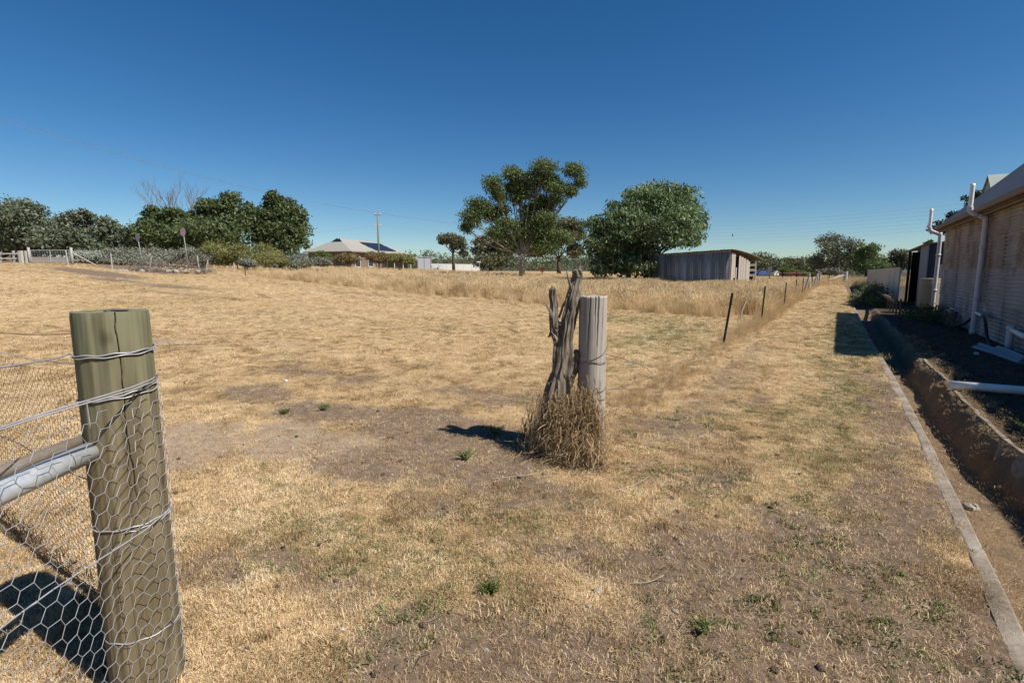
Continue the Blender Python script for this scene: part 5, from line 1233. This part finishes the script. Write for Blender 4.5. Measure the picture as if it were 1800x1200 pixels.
x, y, z = at(92, 52.5); wl = thing('low_wall', 'low pale concrete wall behind the mesh gate', 'wall', (x, y, z), YAW)
zt_ = hh(452.5, 52.5)-z
for i in range(4): MB().box(-2.2+i*1.08, -2.2+i*1.08+1.06, 0, .12, -.3, zt_).build('block', M['concrete'], wl)
x, y, z = at(20, 48); wg = thing('timber_gate', 'old pale timber rail gate with a diagonal brace at the left edge', 'gate', (x, y, z), YAW)
s_ = 48/908; hT = hh(444, 48)-z; hM = hh(453, 48)-z
for px in (-14, 4, 28, 36, 43, 49):
    h_ = (hT if px in (4, 36) else hT+.12); MB().box((px-20)*s_-.07, (px-20)*s_+.07, -.06, .06, -.2, h_).build('post', M['palewood'], wg)
for z in (hT-.15, hM-.1): MB().box(-34*s_, 24*s_, -.10, -.06, z-.06, z+.06).build('rail', M['palewood'], wg)
MB().tube([(-22*s_, -.13, hM-.4), (-10*s_, -.13, hT)], .05, 4).build('diagonal', M['palewood'], wg)
MB().box(21*s_, 26*s_, -.3, -.15, -.1, hT+.1).build('end_panel', M['palewood'], wg)
for px, py0, py1, lean, lab in ((122, 441, 470, -2.2, 'thin pale leaning steel post just in front of the mesh gate'), (198, 446, 464, 0, 'short pale timber post before the silver bush'), (262, 451, 464, 7, 'short pale slanting stake left of the taller signpost'),
                                (351, 450, 467, -2, 'short pale upright stake right of the taller signpost'), (360, 457, 466, 7, 'short pale stake slanting over, beside the upright stake'), (412, 462, 470, 0, 'short white dropper in the grass before the brooms'), (431, 460, 474, 0, 'thin dark stake in the grass before the olive broom'), (562, 468, 492, 0, 'thin white dropper at the grass edge before the house')):
    dd = 46 if px < 500 else 42
    x, y, z = at(px, dd); zb = max(hh(py1, dd)-z, -.2); h_ = hh(py0, dd)-z
    o = MB().tube([(0, 0, min(zb, 0)-.1), (RX*lean*dd/908, RY*lean*dd/908, h_)], .045, 6).build('stake', M['picket'] if 'dark' in lab else M['palewood'], None)
    o.location = (x, y, z); tag(o, lab, 'stake')
for px, py0, lab, r_ in ((248, 418, 'dark round sign on a leaning grey post, left one of two', .20), (328, 409, 'taller round-topped sign post with a faded pinkish face', .24)):
    x, y, z = at(px, 50); t = thing('road_sign', lab, 'sign', (x, y, z), YAW); h_ = hh(py0, 50)-z
    MB().tube([(.25, 0, -.1), (0, 0, h_)], .035, 8).build('post', M['dull_galv'], t, True)
    v = [(r_*math.cos(a), y_, h_-.1+r_*1.7*math.sin(a)) for y_ in (-.06, -.04) for a in np.linspace(0, 6.283, 16, endpoint=False)]
    fm = simple('faded_sign_face', (.14, .12, .19), (.10, .09, .14), 6, bump=0) if px < 300 else simple('pink_sign_face', (.34, .22, .25), (.16, .12, .17), 9, bump=0)
    MB().add(v, [tuple(range(16)), tuple(range(31, 15, -1))]+[(k, (k+1) % 16, 16+(k+1) % 16, 16+k) for k in range(16)]).build('face', fm, t)
# brush pile
x, y, z = at(300, 46); m = MB(); r = random.Random(4)
bpile = thing('brush_pile', 'heap of grey dead branches and rubble along the paddock edge, left', 'brush pile', (x, y, z), YAW)
for i in range(420):
    u = r.uniform(-3.6, 3.8); hgt = .75*math.exp(-((u+1.6)/1.1)**2)+.85*math.exp(-((u-1.2)/1.3)**2)+.2
    q = Vector((u, r.uniform(-.7, .7), r.uniform(0, hgt))); dr = Vector((r.uniform(-1, 1), r.uniform(-1, 1), r.uniform(-.4, .6))).normalized(); L = r.uniform(.3, 1.1)
    m.tube([q, q+dr*L*.5+Vector((0, 0, .05)), q+dr*L], [.022, .016, .006], 4, False)
kind(m.build('branches', M['twig'], bpile), 'stuff')
def rock(rx, ry, rz, seed):
    V = []; F = []; n = 9; k_ = 6
    for i in range(k_+1):
        th = math.pi*i/k_
        for j in range(n):
            a = 2*math.pi*j/n; f = 1+.5*(float(vn(j*1.7+seed, i*1.9, seed))-.5); V.append((rx*f*math.sin(th)*math.cos(a), ry*f*math.sin(th)*math.sin(a), rz*f*math.cos(th)))
    for i in range(k_):
        for j in range(n): F.append((i*n+j, (i+1)*n+j, (i+1)*n+(j+1) % n, i*n+(j+1) % n))
    return MB().add(V, F)
for i, u in enumerate((-3.9, -3.5, -2.0, .3, 1.0, 1.9, 2.9)):
    o = rock(.28, .25, .2, 7+i).build('rubble_block', M['concrete'], bpile); o.location = (u, -.75, .1); o.rotation_euler = (0, 0, i)
# small things on the ground
for i, (nm, lab, x, y, s, mt) in enumerate((('stone', 'pale green-grey stone lying in the drain bed', .93, 4.75, .05, M['rock']), ('stone', 'small flat brown stone in the bare patch right of centre', -.80, 1.98, .022, M['rock']),
        ('stone', 'small white stone in the mown field left of the stump', -5.9, 3.9, .03, M['white']), ('stone', 'tiny white stone at the bottom of the foreground', -1.56, 1.21, .012, M['white']), ('dung_pellet', 'dark pellet on the straw, left of its twin', -2.32, 1.46, .013, M['rubber']), ('dung_pellet', 'dark pellet on the straw, right of its twin', -2.19, 1.58, .013, M['rubber']),
        ('stone', 'pale stone on the dark soil before the iron wall', 2.1, 11.6, .04, M['white']))):
    o = rock(s, s*.8, s*.65, 30+i).build(nm, mt, None); o.location = (x, y, yz(x, y)+s*.35); o.rotation_euler = (.2, .1, i*1.1); tag(o, lab, 'stone' if nm == 'stone' else 'dung')
for i, (x0, y0, x1, y1, lab) in enumerate(((-1.62, 3.05, -1.30, 3.22, 'long pale straw stalk below the weed tangle'), (-1.9, 2.75, -1.66, 3.0, 'bent pale straw stalk left of the long one'), (-.70, 2.10, -.58, 2.22, 'short pale stick on the bare soil right of centre'), (-1.1, 3.0, -1.0, 3.35, 'thin straw stalk on the bare track edge'))):
    m_ = .5; P = [(x0, y0, yz(x0, y0)+.012), ((x0+x1)/2+.02, (y0+y1)/2-.015, yz((x0+x1)/2, (y0+y1)/2)+.02), (x1, y1, yz(x1, y1)+.015)]
    tag(MB().tube(spline(P, 4), .0019, 5).build('straw_stalk', M['plank'], None), lab, 'stalk')
m = MB(); r = random.Random(31)
for i in range(520):
    d_ = r.uniform(1.15, 7.5); k = r.uniform(-1.0, 1.05); x, y = AD(k*d_, d_)
    if x > .45: continue
    s = r.choice((.004, .006, .006, .009, .013)); c_ = rock(s, s*.8, s*.6, i % 11); z = yz(x, y)+s*.25; m.add([(v[0]+x, v[1]+y, v[2]+z) for v in c_.v], c_.f)
kind(m.build('pebbles', M['rock']), 'stuff', 'small pebbles and crumbs of earth on the turf')
m = MB()
for i in range(380):
    d_ = r.uniform(1.4, 9); k = r.uniform(-.9, 1.0); x, y = AD(k*d_, d_)
    if x > .45: continue
    s = r.choice((.006, .009, .012, .018)); c_ = rock(s, s*.8, s*.6, i % 11); z = yz(x, y)+s*.3; m.add([(v[0]+x, v[1]+y, v[2]+z) for v in c_.v], c_.f)
kind(m.build('earth_crumbs', simple('earth_crumb', (.12, .085, .06), (.05, .035, .025), 30, bump=.2)), 'stuff', 'dark crumbs of earth and old dung on the turf')
# scattered twigs and clods (uncountable)
m = MB(); r = random.Random(12)
for i in range(260):
    d_ = r.uniform(1.2, 7)**1.0; k = r.uniform(-.7, 1.0); x, y = AD(k*d_, d_)
    if x > .5 or (abs(x-PX) < .2 and abs(y-PY) < .2): continue
    z = yz(x, y)+.008; a = r.uniform(0, 6.28); L = r.uniform(.03, .12)
    m.tube([(x, y, z), (x+math.cos(a)*L*.5, y+math.sin(a)*L*.5, z+r.uniform(0, .015)), (x+math.cos(a+.3)*L, y+math.sin(a+.3)*L, z)], .0016, 3, False)
kind(m.build('twig_litter', M['stump']), 'stuff', 'scattered fine twigs on the turf')
m = MB()
for i in range(420):
    y = r.uniform(4, 20); x = r.uniform(BANK+.05, 2.6); z = yz(x, y); s = r.uniform(.01, .04)
    c_ = rock(s, s, s*.7, i % 9); m.add([(v[0]+x, v[1]+y, v[2]+z) for v in c_.v], c_.f)
kind(m.build('soil_clods', simple('soil_clod', (.06, .045, .033), (.03, .022, .016), 20, bump=.2)), 'stuff', 'dark clods over the yard soil')

# ------------------------------------------------------------------ parked cars, little red box, street sign
def car(px, dd, paint, lab, rz):
    x, y, z = at(px, dd); z += .0; t = thing('parked_car', lab, 'car', (x, y, z), rz, 'cars parked beyond the paddock')
    prof = [(-2.1, .35), (-2.15, .75), (-1.95, .92), (-1.5, .98), (-1.05, 1.42), (.35, 1.45), (1.05, .98), (1.95, .86), (2.15, .6), (2.1, .35)]
    n = len(prof); V = [(a, -.82 if b < 1 else -.66, b) for a, b in prof]+[(a, .82 if b < 1 else .66, b) for a, b in prof]
    MB().add(V, [tuple(range(n))[::-1], tuple(range(n, 2*n))]+[(k, (k+1) % n, n+(k+1) % n, n+k) for k in range(n)]).build('body', paint, t)
    gl = MB()
    for s in (-1, 1): gl.add([(-1.3, s*.80, 1.0), (.85, s*.80, 1.0), (.3, s*.69, 1.38), (-.95, s*.69, 1.36)], [(0, 1, 2, 3)])
    gl.build('side_window', M['glass'], t)
    MB().add([(.95, -.7, 1.03), (.95, .7, 1.03), (.42, .6, 1.40), (.42, -.6, 1.40)], [(0, 1, 2, 3)]).build('windscreen', M['glass'], t)
    for wx_ in (-1.3, 1.3):
        for s in (-.72, .72): MB().tube([(wx_, s-.1, .32), (wx_, s+.1, .32)], .32, 12).build('wheel', M['rubber'], t)
car(1337, 112, M['blue'], 'blue parked car beside the grey iron shed end', 1.2)
car(1367, 118, M['carwhite'], 'white parked car with dark glass between the blue and red cars', 1.0)
car(1389, 112, M['red'], 'red parked car in front of the bright shrubs', .1)
x, y, z = at(953, 79); t = thing('red_box', 'small red box on a short post right of the big gum', 'box', (x, y, z), YAW)
zz = hh(478, 79)-z
MB().box(-.25, .25, -.15, .15, zz, zz+.6).build('box', M['red'], t); MB().box(-.05, .05, -.05, .05, -.2, zz).build('post', M['red'], t)
x, y, z = at(843, 100); t = thing('street_sign', 'small white street name blade on a pole left of the big gum', 'sign', (x, y, z), YAW)
zz = hh(461, 100)-z
MB().tube([(0, 0, 0), (0, 0, zz)], .04, 6).build('post', M['galv'], t); MB().box(-.55, .3, -.03, .03, zz-.1, zz+.12).build('blade', M['white'], t)
